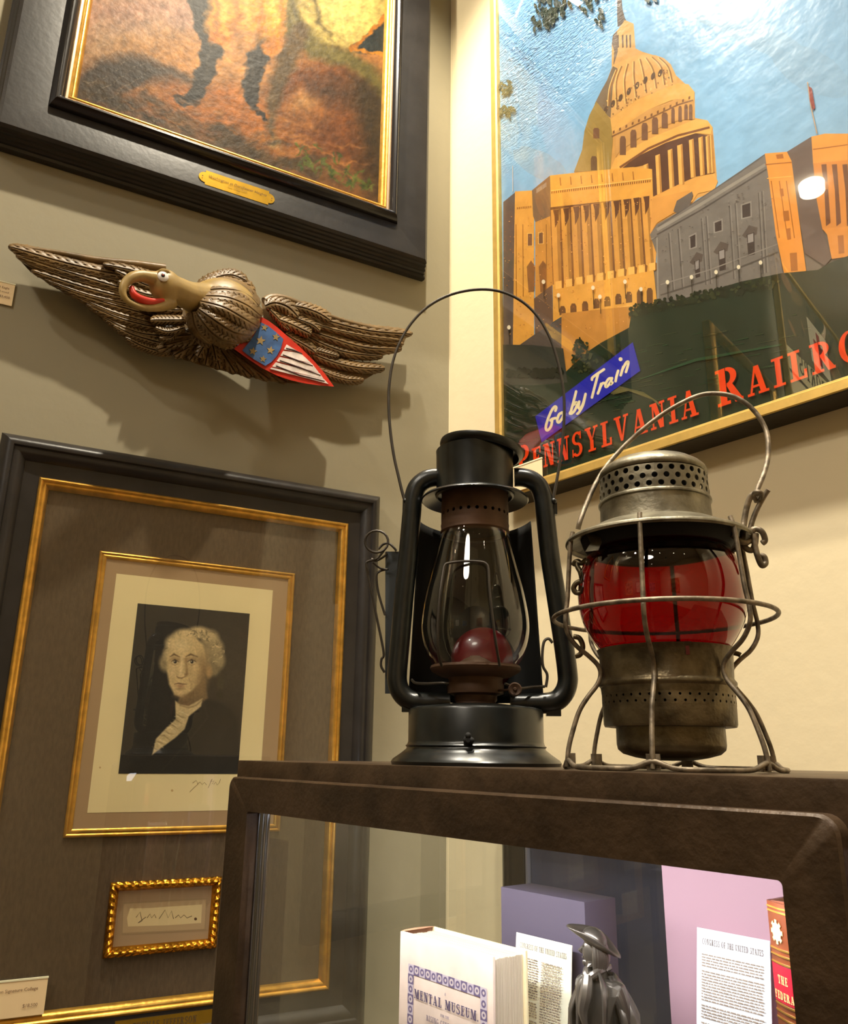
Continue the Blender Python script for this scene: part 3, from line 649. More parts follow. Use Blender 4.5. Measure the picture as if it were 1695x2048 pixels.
for seg in ([(272, 1835), (280, 1824), (284, 1842), (276, 1846), (292, 1834)], [(294, 1836), (300, 1828), (303, 1836), (309, 1829), (312, 1836)], [(318, 1838), (330, 1820), (336, 1836), (343, 1822), (347, 1838)], [(350, 1836), (357, 1830), (361, 1836), (368, 1830), (374, 1836), (384, 1832)]):
    art.line(seg, 1.5, (110, 88, 62))
art.ell(391, 1838, 3, 3, (92, 60, 30), n=12)
art.mb.build('cut_signature', M['paint'], root)
# engraved name plate on the lower frame rail
mb = MB(); panel(mb, LW, -.5870, -.4400, 1.1215, 1.1595, .0262, .0285); mb.build('name_plate', M['brass'], root, label='brass name plate')
t1 = Art(LWp(.0287), None)
P, w = word_polys('THOMAS JEFFERSON', .14); sc = .096 / w
t1.text(P, (-.5610, 1.1445), (sc, 0), (0, .0098), (84, 62, 26), raw=True)
P, w = word_polys('AUTHOR OF THE DECLARATION', .14); sc = .088 / w
t1.text(P, (-.5560, 1.1330), (sc, 0), (0, .0068), (84, 62, 26), raw=True)
t1.mb.build('engraving', M['paint'], root)
mb = MB(); panel(mb, LW, s0 + .064, s1 - .064, z0 + .064, z1 - .064, .0250, .0252); mb.build('glass_pane', M['pane'], root)

# ================================================================== price cards
def card(name, W, c, wdt, hgt, d, label, lines, group=None, tilt=0):
    root = thing(name, W(c[0], c[1], d), label, 'price card', group)
    mb = MB(); panel(mb, W, c[0] - wdt / 2, c[0] + wdt / 2, c[1], c[1] + hgt, d, d + .0015); mb.build('card', M['card'], root)
    mb = MB(); panel(mb, W, c[0] - wdt / 2 - .0006, c[0] + wdt / 2 + .0006, c[1] + hgt - .0006, c[1] + hgt + .0018, d - .0003, d + .0022); mb.build('holder_edge', M['card_edge'], root)
    a = Art(lambda s, z, l: W(s, z, d + .0017 + l), None)
    for txt, sx, sz, h in lines:
        P, w = font_polys(txt); a.text(P, (c[0] + sx - w * h, c[1] + sz), (h, 0), (0, h), (130, 96, 74), raw=True)
    a.mb.build('printing', M['paint'], root)
card('price_card', LW, (-.7290, 1.1815), .080, .0475, .0290, 'white price card reading Signature Collage, at the lower left corner of the framed portrait', [('Jefferson Signature Collage', .028, .0330, .0062), ('$18,500', .030, .0120, .0062)])
card('price_card', LW, (-.925, 2.2955), .076, .0420, .0020, 'small cream price card on the grey-green wall left of the carved eagle', [('Carved Eagle', .030, .0300, .006), ('Painted wood', .030, .022, .005), ('$3,450', .033, .0120, .0062)])

# ================================================================== railway poster in a thin gilt-and-black frame on the right wall
random.seed(11)
PD = .055                                             # how far the face stands off the wall
RWp = lambda lift0: (lambda s, z, l: RW(s, z, lift0 + l))
a0 = RP(1101.6, 968.6, PD); b0 = RP(991.8, 860, PD); e0 = RP(973.2, 0, PD)
ps0 = (b0[0] + e0[0]) / 2; pz0 = a0[1]; ps1 = ps0 + .86; pz1 = pz0 + 1.46
root = thing('framed_poster', RW((ps0 + ps1) / 2, pz0, 0), 'tall framed railway poster of a sunlit domed building, on the cream wall above the lanterns', 'poster')
mb = MB(); frame_mesh(mb, RW, ps0, ps1, pz0, pz1, [(0, .001), (0, PD - .004), (.0015, PD - .002)], 0); mb.build('frame', M['black_wood'], root, label='black frame side')
mb = MB(); frame_mesh(mb, RW, ps0, ps1, pz0, pz1, [(.0015, PD - .002), (.003, PD), (.0165, PD), (.0175, PD - .001), (.019, PD - .001), (.020, PD - .002), (.020, PD - .012)], 0); mb.build('gilt_edge', M['gold_pale'], root, label='flat gilt front edge')
AD = PD - .012
is0, is1, iz0, iz1 = ps0 + .019, ps1 - .019, pz0 + .019, pz1 - .019
def inside(x, y):
    s, z = RP(x, y, AD); return (max(is0, min(is1, s)), max(iz0, min(iz1, z)))      # ink stops at the edge of the sheet
art = Art(RWp(AD), inside, step=0)
SKY = lambda u, v: mixc(mixc((150, 196, 226), (112, 166, 216), v), (150, 176, 200), max(0, u - .55))
art.grad(lambda u, v: (is0 + (is1 - is0) * u, iz0 + (iz1 - iz0) * v), 8, 24, SKY, raw=True)
art.up()
def A3(x, y): return (960 + x * .43363, y * .43363)                 # measured in enlarged views of the poster
def A6(x, y): return (1060 + x * .236, y * .236)
def A7(x, y): return (1000 + x * .21239, 330 + y * .21239)
def A8(x, y): return (1300 + x * .23304, 260 + y * .23304)
def A4(x, y): return (960 + x * .43363, 500 + y * .43363)
def PG(m_, pts, col): art.poly([m_(*p) for p in pts], col)
OR1 = (226, 167, 76)
# clouds
for (x, y, rx, ry) in [(1500, 60, 160, 30), (1620, 140, 90, 40), (1400, 20, 120, 22), (1080, 330, 60, 26)]:
    art.ell(x, y, rx, ry, (140, 178, 208), n=30, rot=.5, jag=.05)
art.up()
PG(A6, [(690, 370), (735, 262), (800, 170), (875, 200), (890, 410), (950, 440), (1130, 492), (1235, 640), (1300, 700), (1392, 780), (1395, 1000), (1500, 1020), (1545, 1080), (1580, 1500), (1560, 1620), (1420, 1680), (1300, 1790), (900, 1790), (370, 1460), (440, 1270), (480, 1040), (560, 860), (690, 600)], (212, 160, 89))
PG(A8, [(1200, 500), (1700, 500), (1700, 1300), (0, 1500), (0, 1200)], (120, 110, 100))
# dome: lantern, shell with ribs, drum, colonnade
PG(A6, [(735, 0), (775, 0), (780, 70), (800, 150), (820, 190), (740, 230), (735, 130)], (84, 72, 62))
PG(A6, [(690, 370), (700, 300), (760, 230), (800, 170), (875, 200), (868, 260), (890, 410), (950, 440), (940, 480), (700, 580), (710, 430)], (205, 160, 99))
for x in (735, 775, 808, 838): PG(A6, [(x, 300), (x + 14, 292), (x + 16, 400), (x + 4, 408)], (88, 70, 58))
PG(A6, [(690, 370), (700, 300), (735, 262), (742, 440), (704, 560), (710, 430)], (110, 92, 76))
PG(A6, [(700, 550), (890, 470), (960, 462), (1060, 468), (1130, 492), (1190, 545), (1235, 640), (1250, 720), (1100, 760), (900, 840), (680, 1000), (570, 960), (545, 880), (600, 770), (650, 680)], (214, 167, 101))
PG(A6, [(545, 880), (600, 770), (650, 680), (700, 560), (740, 580), (700, 720), (690, 860), (680, 1000), (600, 940)], (124, 106, 84))
art.up()
RIB = [((775, 560), (730, 700), (738, 930)), ((830, 540), (800, 680), (815, 880)), ((880, 520), (880, 650), (900, 830)), ((930, 500), (960, 620), (985, 790)), ((980, 490), (1040, 590), (1070, 750)), ((1030, 485), (1110, 570), (1140, 720)), ((1090, 490), (1170, 570), (1205, 700)), ((735, 590), (680, 740), (665, 900))]
for r in RIB:
    P = [tuple(p)[:2] for p in smooth_path([Vector((*A6(*q), 0)) for q in r], 6)]; art.line(P, 3.2, (150, 108, 66)); art.line([(x - 2.4, y) for x, y in P], 1.6, (237, 198, 126))
for (x, y) in [(700, 880), (765, 830), (835, 775), (905, 725), (975, 680), (1040, 645), (1100, 620), (640, 930)]: art.ell(*A6(x, y), 4, 8, (92, 72, 58), n=12, rot=.3)
for k in range(90):
    t = random.random(); x = 560 + 640 * t; y = 940 - 330 * t + random.uniform(-60, 120); PG(A6, [(x, y), (x + 14, y - 6), (x + 12, y + 14)], random.choice([(150, 112, 72), (235, 195, 122), (120, 92, 64)]))
art.up()
PG(A6, [(560, 860), (610, 960), (680, 1010), (900, 850), (1100, 765), (1250, 705), (1340, 715), (1392, 780), (1385, 850), (1200, 850), (1000, 930), (700, 1130), (480, 1130), (500, 980)], (224, 173, 95))
PG(A6, [(500, 980), (560, 860), (680, 1010), (700, 1180), (680, 1440), (370, 1460), (440, 1270), (460, 1110)], (159, 134, 74))
PG(A6, [(700, 1130), (1000, 930), (1240, 840), (1385, 850), (1380, 920), (1395, 1010), (1260, 1020), (1000, 1120), (760, 1280), (720, 1340)], (205, 156, 91))
PG(A6, [(680, 1440), (720, 1340), (1000, 1180), (1400, 1010), (1500, 1020), (1545, 1080), (1530, 1140), (1400, 1130), (1150, 1210), (900, 1330), (760, 1440)], (231, 176, 93))
PG(A6, [(760, 1440), (900, 1330), (1150, 1210), (1400, 1130), (1520, 1150), (1550, 1470), (1400, 1500), (1180, 1600), (1040, 1680), (960, 1560), (960, 1400)], (92, 62, 48))
PG(A6, [(1000, 1690), (1180, 1600), (1400, 1500), (1560, 1470), (1590, 1540), (1560, 1610), (1420, 1640), (1330, 1780), (990, 1780)], (224, 167, 87))
art.up()
for k in range(13):                       # dentil line and windows of the drum
    t = k / 12; PG(A6, [(700 + 640 * t, 1112 - 290 * t), (716 + 640 * t, 1104 - 290 * t), (716 + 640 * t, 1128 - 290 * t), (700 + 640 * t, 1136 - 290 * t)], (128, 88, 56))
art.line([A6(760, 1420), A6(1000, 1260), A6(1250, 1150), A6(1520, 1080)], 4.5, (126, 82, 50))
art.line([A6(690, 1160), A6(1000, 1010), A6(1250, 890), A6(1380, 850)], 3, (132, 94, 60))
for (x, y, h) in [(785, 1235, 160), (875, 1175, 150), (970, 1115, 145), (1058, 1065, 140), (1140, 1020, 130), (1210, 980, 130), (1270, 965, 130), (1320, 950, 130), (1360, 950, 130), (540, 1385, 120), (560, 1130, 90)]:
    w = 26 if x < 1180 else 15
    PG(A6, [(x - w, y + h / 2), (x - w, y - h / 3), (x - w * .6, y - h / 2), (x + w * .6, y - h / 2), (x + w, y - h / 3), (x + w, y + h / 2)], (122, 88, 66) if y < 1250 else (96, 76, 58))
for (x0, x1, y0, y1, y2) in [(1060, 1100, 1320, 1250, 1650), (1165, 1205, 1275, 1200, 1600), (1245, 1290, 1235, 1170, 1570), (1345, 1385, 1190, 1140, 1510), (1425, 1462, 1170, 1120, 1490), (1485, 1515, 1160, 1110, 1475), (1520, 1545, 1150, 1110, 1470), (960, 1000, 1400, 1330, 1690)]:
    PG(A6, [(x0, y0), (x1, y0 - 14), (x1 + 18, y2 - 10), (x0 + 16, y2)], (233, 178, 95)); PG(A6, [(x1 - 14, y0), (x1, y0 - 14), (x1 + 18, y2 - 10), (x1 + 2, y2)], (184, 132, 68))
art.up()
# left-hand portico block
PG(A7, [(700, 75), (470, 100), (470, 480), (1440, 300), (1430, 40), (1250, 20)], OR1)
PG(A7, [(1240, 340), (1440, 300), (1690, 180), (1690, 520), (1480, 640), (1460, 1000), (1380, 980)], (222, 162, 81))
PG(A7, [(30, 350), (140, 260), (150, 420), (140, 1740), (20, 1742)], (98, 86, 78))
PG(A7, [(140, 250), (300, 240), (320, 350), (320, 1640), (120, 1742)], OR1)
PG(A7, [(300, 240), (470, 100), (480, 480), (340, 560), (310, 480)], (122, 98, 76))
PG(A7, [(330, 540), (480, 480), (500, 1120), (480, 1160), (330, 1280)], (205, 147, 68))
PG(A7, [(470, 450), (1400, 300), (1430, 1000), (500, 1170)], (124, 84, 50))
art.up()
PG(A7, [(470, 400), (1400, 300), (1400, 340), (480, 480)], (104, 66, 42))
for i in range(10):
    t = i / 9; x = 478 + 850 * t; yt = 425 - 125 * t; xb = 505 + 870 * t; yb = 1130 - 165 * t
    PG(A7, [(x, yt), (x + 78, yt - 10), (xb + 76, yb - 14), (xb, yb)], (216, 158, 76)); PG(A7, [(x + 50, yt + 40), (x + 80, yt + 100), (xb + 76, yb - 14), (xb + 48, yb)], (168, 121, 60))
    PG(A7, [(x + 20, yt), (x + 78, yt - 8), (x + 76, yt + 90), (x + 40, yt + 170), (x + 34, yt + 60)], (94, 60, 42))
for i in range(8): PG(A7, [(560 + 98 * i, 120 - 8 * i), (568 + 98 * i, 118 - 8 * i), (578 + 98 * i, 195 - 8 * i), (566 + 98 * i, 196 - 8 * i)], (168, 110, 52))
for i in range(46): x = 485 + 20.5 * i; y = 250 - 2.4 * i; PG(A7, [(x, y), (x + 9, y - 2), (x + 7, y + 20), (x - 2, y + 22)], (138, 82, 40))
art.line([A7(480, 245), A7(1430, 130)], 1.6, (247, 200, 108))
for i in range(8): x = 160 + 18 * i; PG(A7, [(x, 400 - 2 * i), (x + 8, 399 - 2 * i), (x + 6, 418 - 2 * i), (x, 420 - 2 * i)], (138, 82, 40))
for i in range(8): PG(A7, [(345 + 12 * i, 225 - 8 * i), (351 + 12 * i, 221 - 8 * i), (351 + 12 * i, 262 - 8 * i), (345 + 12 * i, 268 - 8 * i)], (176, 166, 152))
for (x, y, w, h) in [(262, 650, 40, 110), (366, 640, 38, 100)]: PG(A7, [(x - 6, y - 6), (x + w + 6, y - 8), (x + w + 6, y + h + 6), (x - 6, y + h + 8)], (243, 193, 104)); PG(A7, [(x, y), (x + w, y - 2), (x + w, y + h), (x, y + h + 2)], (116, 84, 60))
for x in (262, 375): PG(A7, [(x - 10, 960), (x + 30, 900), (x + 66, 950), (x + 60, 1190), (x + 6, 1200)], (140, 96, 54))
for x in (150, 215, 435): art.line([A7(x, 560), A7(x + 4, 1240)], 1.8, (165, 114, 54))
PG(A7, [(320, 1260), (490, 1130), (500, 1480), (330, 1640)], (112, 88, 70))
art.up()
# terrace wall with arches
PG(A7, [(495, 1130), (1440, 930), (1480, 1320), (1250, 1420), (1240, 1500), (1080, 1640), (930, 1742), (580, 1742), (580, 1430), (500, 1480)], OR1)
PG(A7, [(120, 1742), (320, 1600), (580, 1440), (585, 1742)], (92, 82, 74))
art.up()
for (x, y, h) in [(590, 1330, 95), (692, 1305, 110), (802, 1285, 110), (908, 1260, 105), (1012, 1240, 105), (1115, 1215, 110), (1215, 1195, 115), (1318, 1175, 160), (1410, 1160, 160)]:
    PG(A7, [(x - 28, y + h - 8), (x - 30, y + 30), (x - 16, y), (x + 14, y), (x + 28, y + 26), (x + 30, y + h - 16)], (112, 78, 48))
for i in range(10): x = 520 + 98 * i; y = 1100 - 19 * i; PG(A7, [(x, y), (x + 60, y - 10), (x + 62, y + 60), (x + 4, y + 72)], (243, 189, 99)); PG(A7, [(x + 60, y - 10), (x + 86, y), (x + 80, y + 60), (x + 62, y + 60)], (136, 90, 44))
art.line([A7(580, 1440), A7(900, 1380), A7(1250, 1330)], 3, (245, 193, 104)); art.line([A7(580, 1580), A7(900, 1520), A7(1230, 1440)], 1.4, (159, 110, 56))
for i in range(10): PG(A7, [(770 + 12 * i, 1442 - 2 * i), (776 + 12 * i, 1440 - 2 * i), (778 + 12 * i, 1480 - 2 * i), (771 + 12 * i, 1482 - 2 * i)], (140, 92, 46))
for i in range(10): PG(A7, [(948 + 12 * i, 1405 - 2 * i), (954 + 12 * i, 1403 - 2 * i), (956 + 12 * i, 1440 - 2 * i), (949 + 12 * i, 1442 - 2 * i)], (140, 92, 46))
for x in (905, 1078, 720): art.line([A7(x, 1390), A7(x + 6, 1742)], 2.0, (146, 88, 44))
for k in range(7): art.line([A7(590, 1600 + 30 * k), A7(1200, 1490 + 34 * k)], .8, (191, 136, 68))
PG(A7, [(580, 1400), (1250, 1330), (1250, 2100), (580, 2100)], (196, 138, 64))
# grey shaded wing
art.up()
PG(A8, [(0, 900), (60, 810), (370, 630), (780, 350), (990, 205), (1020, 430), (1080, 900), (1150, 1290), (850, 1310), (400, 1420), (60, 1500), (70, 1100)], (120, 114, 108))
PG(A8, [(20, 590), (340, 520), (360, 620), (60, 800), (0, 900)], (216, 156, 79))
PG(A8, [(230, 610), (360, 530), (370, 560), (345, 640), (240, 720), (200, 700)], (104, 96, 90))
art.up()
art.line([A8(60, 860), A8(420, 650), A8(990, 300)], 6, (150, 144, 134)); art.line([A8(60, 900), A8(420, 700), A8(1000, 340)], 3, (84, 78, 74)); art.line([A8(70, 830), A8(780, 360), A8(985, 215)], 2, (94, 90, 88))
art.line([A8(10, 940), A8(60, 920), A8(70, 1500)], 3, (150, 144, 134))
for (x, y, w, h) in [(790, 650, 70, 100), (555, 800, 58, 70), (345, 920, 44, 90)]:
    PG(A8, [(x - 12, y - 8), (x + w + 10, y - 40), (x + w + 14, y + h), (x - 8, y + h + 20)], (146, 140, 132)); PG(A8, [(x, y), (x + w, y - 22), (x + w + 2, y + h - 8), (x + 4, y + h + 8)], (66, 56, 54))
for (x, y, w, h) in [(830, 900, 64, 170), (585, 1040, 60, 160), (380, 1130, 46, 130)]:
    PG(A8, [(x - 40, y + 10), (x + 20, y - 80), (x + w + 30, y - 60), (x + w + 20, y), (x - 10, y + 30)], (92, 82, 76)); PG(A8, [(x, y), (x + w, y - 20), (x + w + 6, y + h), (x + 12, y + h + 14)], (64, 54, 52)); PG(A8, [(x + 8, y + 4), (x + w - 8, y - 12), (x + w - 6, y + 60), (x + 12, y + 74)], (148, 142, 138))
for x in (160, 240, 440, 480, 680, 730, 930, 960): art.line([A8(x, 900 - x * .45 + 60), A8(x + 40, 1420 - x * .2)], 2.2, (94, 88, 84)); art.line([A8(x + 12, 900 - x * .45 + 55), A8(x + 52, 1415 - x * .2)], 2.0, (138, 132, 124))
art.line([A8(90, 1420), A8(500, 1290), A8(1100, 1050)], 3, (90, 84, 78)); art.line([A8(90, 1330), A8(520, 1200), A8(1100, 980)], 2, (142, 136, 128))
# sunlit end pavilion and far portico
art.up()
PG(A8, [(985, 205), (1175, 190), (1215, 270), (1270, 700), (1340, 1210), (1290, 1235), (1150, 1230), (1080, 900), (1020, 430)], (233, 154, 64))
PG(A8, [(1175, 190), (1385, 60), (1415, 160), (1420, 420), (1470, 820), (1560, 1100), (1500, 1170), (1330, 1060), (1270, 700), (1215, 270)], (108, 92, 84))
PG(A8, [(1690, 35), (2250, 20), (2250, 1000), (1690, 1100)], (210, 136, 66))
PG(A8, [(1385, 60), (1500, 35), (1695, 35), (1695, 300), (1400, 300)], (233, 158, 68)); PG(A8, [(1400, 290), (1700, 260), (1700, 840), (1480, 860), (1430, 600)], (216, 140, 58)); PG(A8, [(1480, 850), (1700, 830), (1700, 1090), (1560, 1110), (1520, 900)], (226, 149, 64))
art.up()
for x in (1470, 1560, 1650, 1745, 1840, 1935, 2030): PG(A8, [(x, 300), (x + 44, 296), (x + 80, 800), (x + 40, 830), (x + 26, 520)], (116, 70, 40))
for x, c in ((1040, 0), (1110, 0), (1170, 0)): art.line([A8(x, 440), A8(x + 70, 930)], 1.8, (168, 101, 37))
for (x, y, w, h) in [(1112, 510, 30, 60), (1140, 700, 50, 80), (1170, 850, 34, 90), (1200, 1060, 60, 150), (1080, 215, 60, 30), (1610, 910, 50, 150), (1490, 450, 36, 60)]: PG(A8, [(x, y), (x + w, y - 6), (x + w + 8, y + h), (x + 10, y + h + 6)], (174, 107, 43))
art.line([A8(990, 300), A8(1215, 280)], 2, (174, 107, 43)); art.line([A8(1400, 170), A8(1695, 130)], 2, (174, 107, 43)); art.line([A8(1005, 420), A8(1215, 400)], 1.6, (250, 187, 93))
art.line([(1615, 165), (1622, 215), (1634, 268)], 2.2, (190, 160, 130)); PG(A3, [(1516, 400), (1530, 408), (1546, 500), (1536, 510), (1522, 470)], (150, 70, 60))
art.line([A7(120, 10), A7(122, 250)], 1.4, (206, 200, 190))
art.up()
for k in range(330):
    x = random.uniform(20, 1430); y = random.uniform(420, 1640) - (x - 20) * .12
    if x < 480 and y < 480: continue
    PG(A7, [(x, y), (x + random.uniform(4, 14), y - 2), (x + random.uniform(4, 12), y + random.uniform(3, 9)), (x, y + 5)], random.choice([(178, 118, 58), (238, 180, 104), (150, 98, 50), (206, 150, 84)]))
for k in range(150):
    x = random.uniform(80, 1080); y = random.uniform(430, 1240); 
    if y < 930 - x * .62: continue
    PG(A8, [(x, y), (x + random.uniform(4, 22), y - 4), (x + random.uniform(4, 20), y + 3), (x, y + 5)], random.choice([(100, 94, 88), (138, 131, 122), (88, 80, 76)]))
# dark trees and ground
art.up()
GR = (27, 46, 31)
PG(A4, [(110, 520), (380, 580), (500, 470), (560, 430), (690, 360), (700, 300), (720, 275), (780, 260), (820, 255), (900, 240), (1000, 215), (1100, 180), (1200, 150), (1390, 110), (1560, 95), (1620, 60), (1700, 30), (2400, -80), (2400, 700), (900, 1100), (110, 1250)], GR)
PG(A7, [(20, 1700), (320, 1700), (600, 1730), (640, 2050), (300, 2080), (20, 2080)], (60, 62, 54))
art.up()
for k in range(300):
    t = random.random(); x = 500 + 900 * t; y = (430 if x < 690 else 275) - (x - 690) * (.6 if x < 690 else .2) + random.uniform(-14, 30)
    art.ell(*A4(x, y), random.uniform(3, 7), random.uniform(2.5, 5), random.choice([(30, 40, 24), (38, 48, 28), (26, 34, 22), (46, 54, 30)]), n=7, rot=random.uniform(0, 3), jag=.3)
for k in range(80):
    a = random.uniform(0, 6.28); r = random.random() ** .5; x = 470 + 45 * r * math.cos(a); y = 490 + 80 * r * math.sin(a); art.ell(*A4(x, y), random.uniform(2.5, 5), random.uniform(2, 4), random.choice([(38, 50, 28), (30, 40, 24), (58, 62, 34)]), n=7, rot=random.uniform(0, 3), jag=.3)
for k in range(60):
    x = random.uniform(130, 380); art.ell(*A4(x, 560 + random.uniform(-10, 30)), 6, 4, random.choice([(36, 40, 30), (28, 34, 24)]), n=7, jag=.3)
art.up()
for k in range(170):                      # grass and road lines in the dark ground
    x = random.uniform(130, 1690); yb = 1050 - x * .36; y = yb - random.uniform(20, 420) * (x / 1700 + .35)
    if y < 560 - x * .2: continue
    l = random.uniform(20, 90); art.line([A4(x, y), A4(x + l, y - l * .2)], [.4, random.uniform(.8, 2.2), .4][:2], random.choice([(30, 62, 36), (44, 58, 34), (28, 46, 34), (60, 62, 40)]))
for k in range(26):
    t = k / 25; art.line([A4(560 + 60 * t, 640 + 30 * t), A4(650 + 40 * t, 632 + 20 * t), A4(760 + 60 * t, 660 + 40 * t), A4(880 + 30 * t, 760 + 40 * t)], [.4, 1.0, 1.0, .4], random.choice([(120, 112, 66), (64, 66, 40), (88, 84, 48)]))
art.line([A4(740, 600), A4(1000, 510), A4(1395, 440)], [1, 6, 3], (34, 70, 44))
# street lamps
for (x, y) in [(1089, 565), (1188, 577 - 0), (1252, 565), (1337, 570 - 4), (1385, 556), (1434, 546), (1479, 536), (1523, 527), (1020, 656), (1119, 592), (1202, 595), (1284, 580)]:
    art.line([(x, y), (x + 1.6, y + 34)], 1.3, (48, 42, 34)); 
    art.ell(x, y, 3.6, 4.4, (236, 226, 196), n=12)
# leaves at the top edge and down the left edge
def leaf(x, y, a, l, w, col):
    ca, sa = math.cos(a), math.sin(a); art.poly([(x + l * u * ca - w * v * sa, y + l * u * sa + w * v * ca) for u, v in ((0, 0), (.25, .7), (.6, .8), (1, 0), (.6, -.8), (.25, -.7))], col)
for k in range(120):
    t = random.random(); x = 1080 + 130 * t; y = random.uniform(-60, 30) + 20 * math.sin(t * 9); leaf(x, y, random.uniform(.9, 2.0), random.uniform(12, 24), random.uniform(3, 6), random.choice([(34, 52, 34), (26, 42, 28), (52, 62, 44)]))
for k in range(16): leaf(random.uniform(1070, 1100), random.uniform(-10, 60), random.uniform(1.0, 2.2), 16, 4, (44, 54, 38))
for k in range(26): leaf(1004 + random.uniform(0, 24), 170 + random.uniform(-8, 14) + (k % 2) * 46, random.uniform(.4, 2.6), 15, 4, random.choice([(44, 60, 40), (70, 80, 60)]))
leaf(1294, -6, 1.2, 16, 8, (40, 60, 36)); leaf(1306, -8, 1.0, 18, 7, (34, 50, 32))
# blue flash with brush script
art.up()
art.poly([(1073, 834), (1268, 686), (1283, 743), (1086, 886)], (40, 44, 176))
art.up()
def A5(x, y): return (1010 + x * .23599, 660 + y * .23599)
CR = (246, 232, 186)
def scr(P, w=5.2, n=5):
    q = [tuple(p)[:2] for p in smooth_path([Vector((*A5(*a), 0)) for a in P], n)]; art.line(q, w, CR)
    for e in (q[0], q[-1]): art.ell(e[0], e[1], w * .5, w * .5, CR, n=10)
scr([(438, 690), (446, 662), (432, 655), (405, 690), (375, 760), (358, 820), (362, 852), (380, 850), (402, 818), (412, 762)]); scr([(396, 772), (414, 758), (440, 752)])
scr([(486, 710), (470, 720), (455, 760), (458, 786), (474, 784), (500, 745), (508, 715), (496, 704), (486, 712)])
scr([(614, 526), (598, 590), (574, 680), (562, 714)]); scr([(592, 640), (616, 618), (622, 640), (600, 690), (574, 714), (562, 706)])
scr([(640, 612), (634, 660), (648, 672), (672, 630), (694, 548)]); scr([(694, 548), (672, 640), (640, 700), (624, 716)])
scr([(748, 428), (752, 410), (790, 380), (850, 340)]); scr([(800, 378), (776, 470), (748, 578)])
scr([(826, 462), (812, 510), (798, 544)]); scr([(814, 500), (836, 460), (854, 456)])
scr([(916, 416), (890, 420), (864, 462), (866, 488), (884, 478), (908, 440), (918, 416)]); scr([(918, 414), (904, 456), (908, 466), (922, 452)])
scr([(970, 352), (956, 400), (948, 440)]); art.ell(*A5(990, 254), 4, 4, CR, n=12)
scr([(1014, 318), (1002, 356), (992, 390)]); scr([(1002, 350), (1036, 286), (1056, 276), (1052, 310), (1036, 362)])
# red slab lettering along the bottom
art.up()
bl = RP(1495, 833, AD)[1]
L0 = RP(1037, 920, AD)[0]; LA = RP(1398, 800, AD)[0]; LR = RP(1434, 760, AD)[0]; LO = RP(1695, 700, AD)[0]
RED = (240, 72, 20); BLK = (14, 16, 12)
def lay(txt, x0, x1, zb, h, caps):
    P, w = word_polys(txt, .17, caps, 1.32); sx = (x1 - x0) / w
    for dx, dz, col in ((.0012, -.0016, BLK), (0, 0, RED)):
        art.text([[(a, b - (.18 if False else 0)) for a, b in p] for p in P], (x0 + dx, zb + dz), (sx, 0), (0, h), col, raw=True); art.up()
zb = RP(1180, 916, AD)[1]; zt = RP(1166, 865, AD)[1]
zb = (RP(1188, 904, AD)[1] + RP(1341, 850, AD)[1]) / 2
zt = (RP(1177, 858, AD)[1] + RP(1328, 802, AD)[1]) / 2
lay('PENNSYLVANIA', L0, LA, zb, zt - zb, (0,))
lay('RAILROAD', LR, LR + (LA - L0) * .745, zb, zt - zb, (0,))
wr_ = RP(1050, 120, AD); wc = RW(wr_[0], wr_[1], AD) - ORG[root.name]; wrinkle_corner(M['poster'], tuple(wc), .30)
art.mb.build('poster_print', M['poster'], root)
mb = MB(); panel(mb, RW, ps0 + .017, ps1 - .017, pz0 + .017, pz1 - .017, PD - .0052, PD - .005); mb.build('acrylic_pane', M['pane_poster'], root)
# its own price card, slipped into the lower-left corner
cs = RP(1085, 935, PD)
card('price_card', RW, (cs[0] - .040, RP(1060, 975, PD)[1]), .08, .048, PD + .001, 'white price card tucked in the lower left corner of the railway poster', [('Poster', -.0, .032, .006), ('$1,950', .034, .012, .006)])

# ================================================================== carved eagle wall plaque
random.seed(5)
root = thing('carved_eagle', LPX(400, 700, .02), 'carved wooden eagle with spread wings and a striped shield, on the grey-green wall', 'wall carving')
def px3(x, y, d): return LPX(x, y, d)
def mpp(x, y, d): return zdep(px3(x, y, d)) / FPX
def slab(mb, pts, d0, d1, mat=0, bev=0):
    """outline plate from d0 (back) to d1 (front)"""
    n = len(pts); sx = sum(p[0] for p in pts) / n; sy = sum(p[1] for p in pts) / n
    back = [px3(x, y, d0) for x, y in pts]; fr = [px3(x, y, d1) for x, y in pts]
    fr2 = [px3(x + (sx - x) * bev, y + (sy - y) * bev, d1 + bev * .05) for x, y in pts]
    tri = [tuple(t) for t in tessellate_polygon([[Vector((x, y, 0)) for x, y in pts]])]
    mb.add(back + fr + fr2, [tuple(i + 2 * n for i in t) for t in tri] + [tuple(reversed(t)) for t in tri] + [(i, (i + 1) % n, (i + 1) % n + n, i + n) for i in range(n)] + [(i + n, (i + 1) % n + n, (i + 1) % n + 2 * n, i + 2 * n) for i in range(n)], mat)
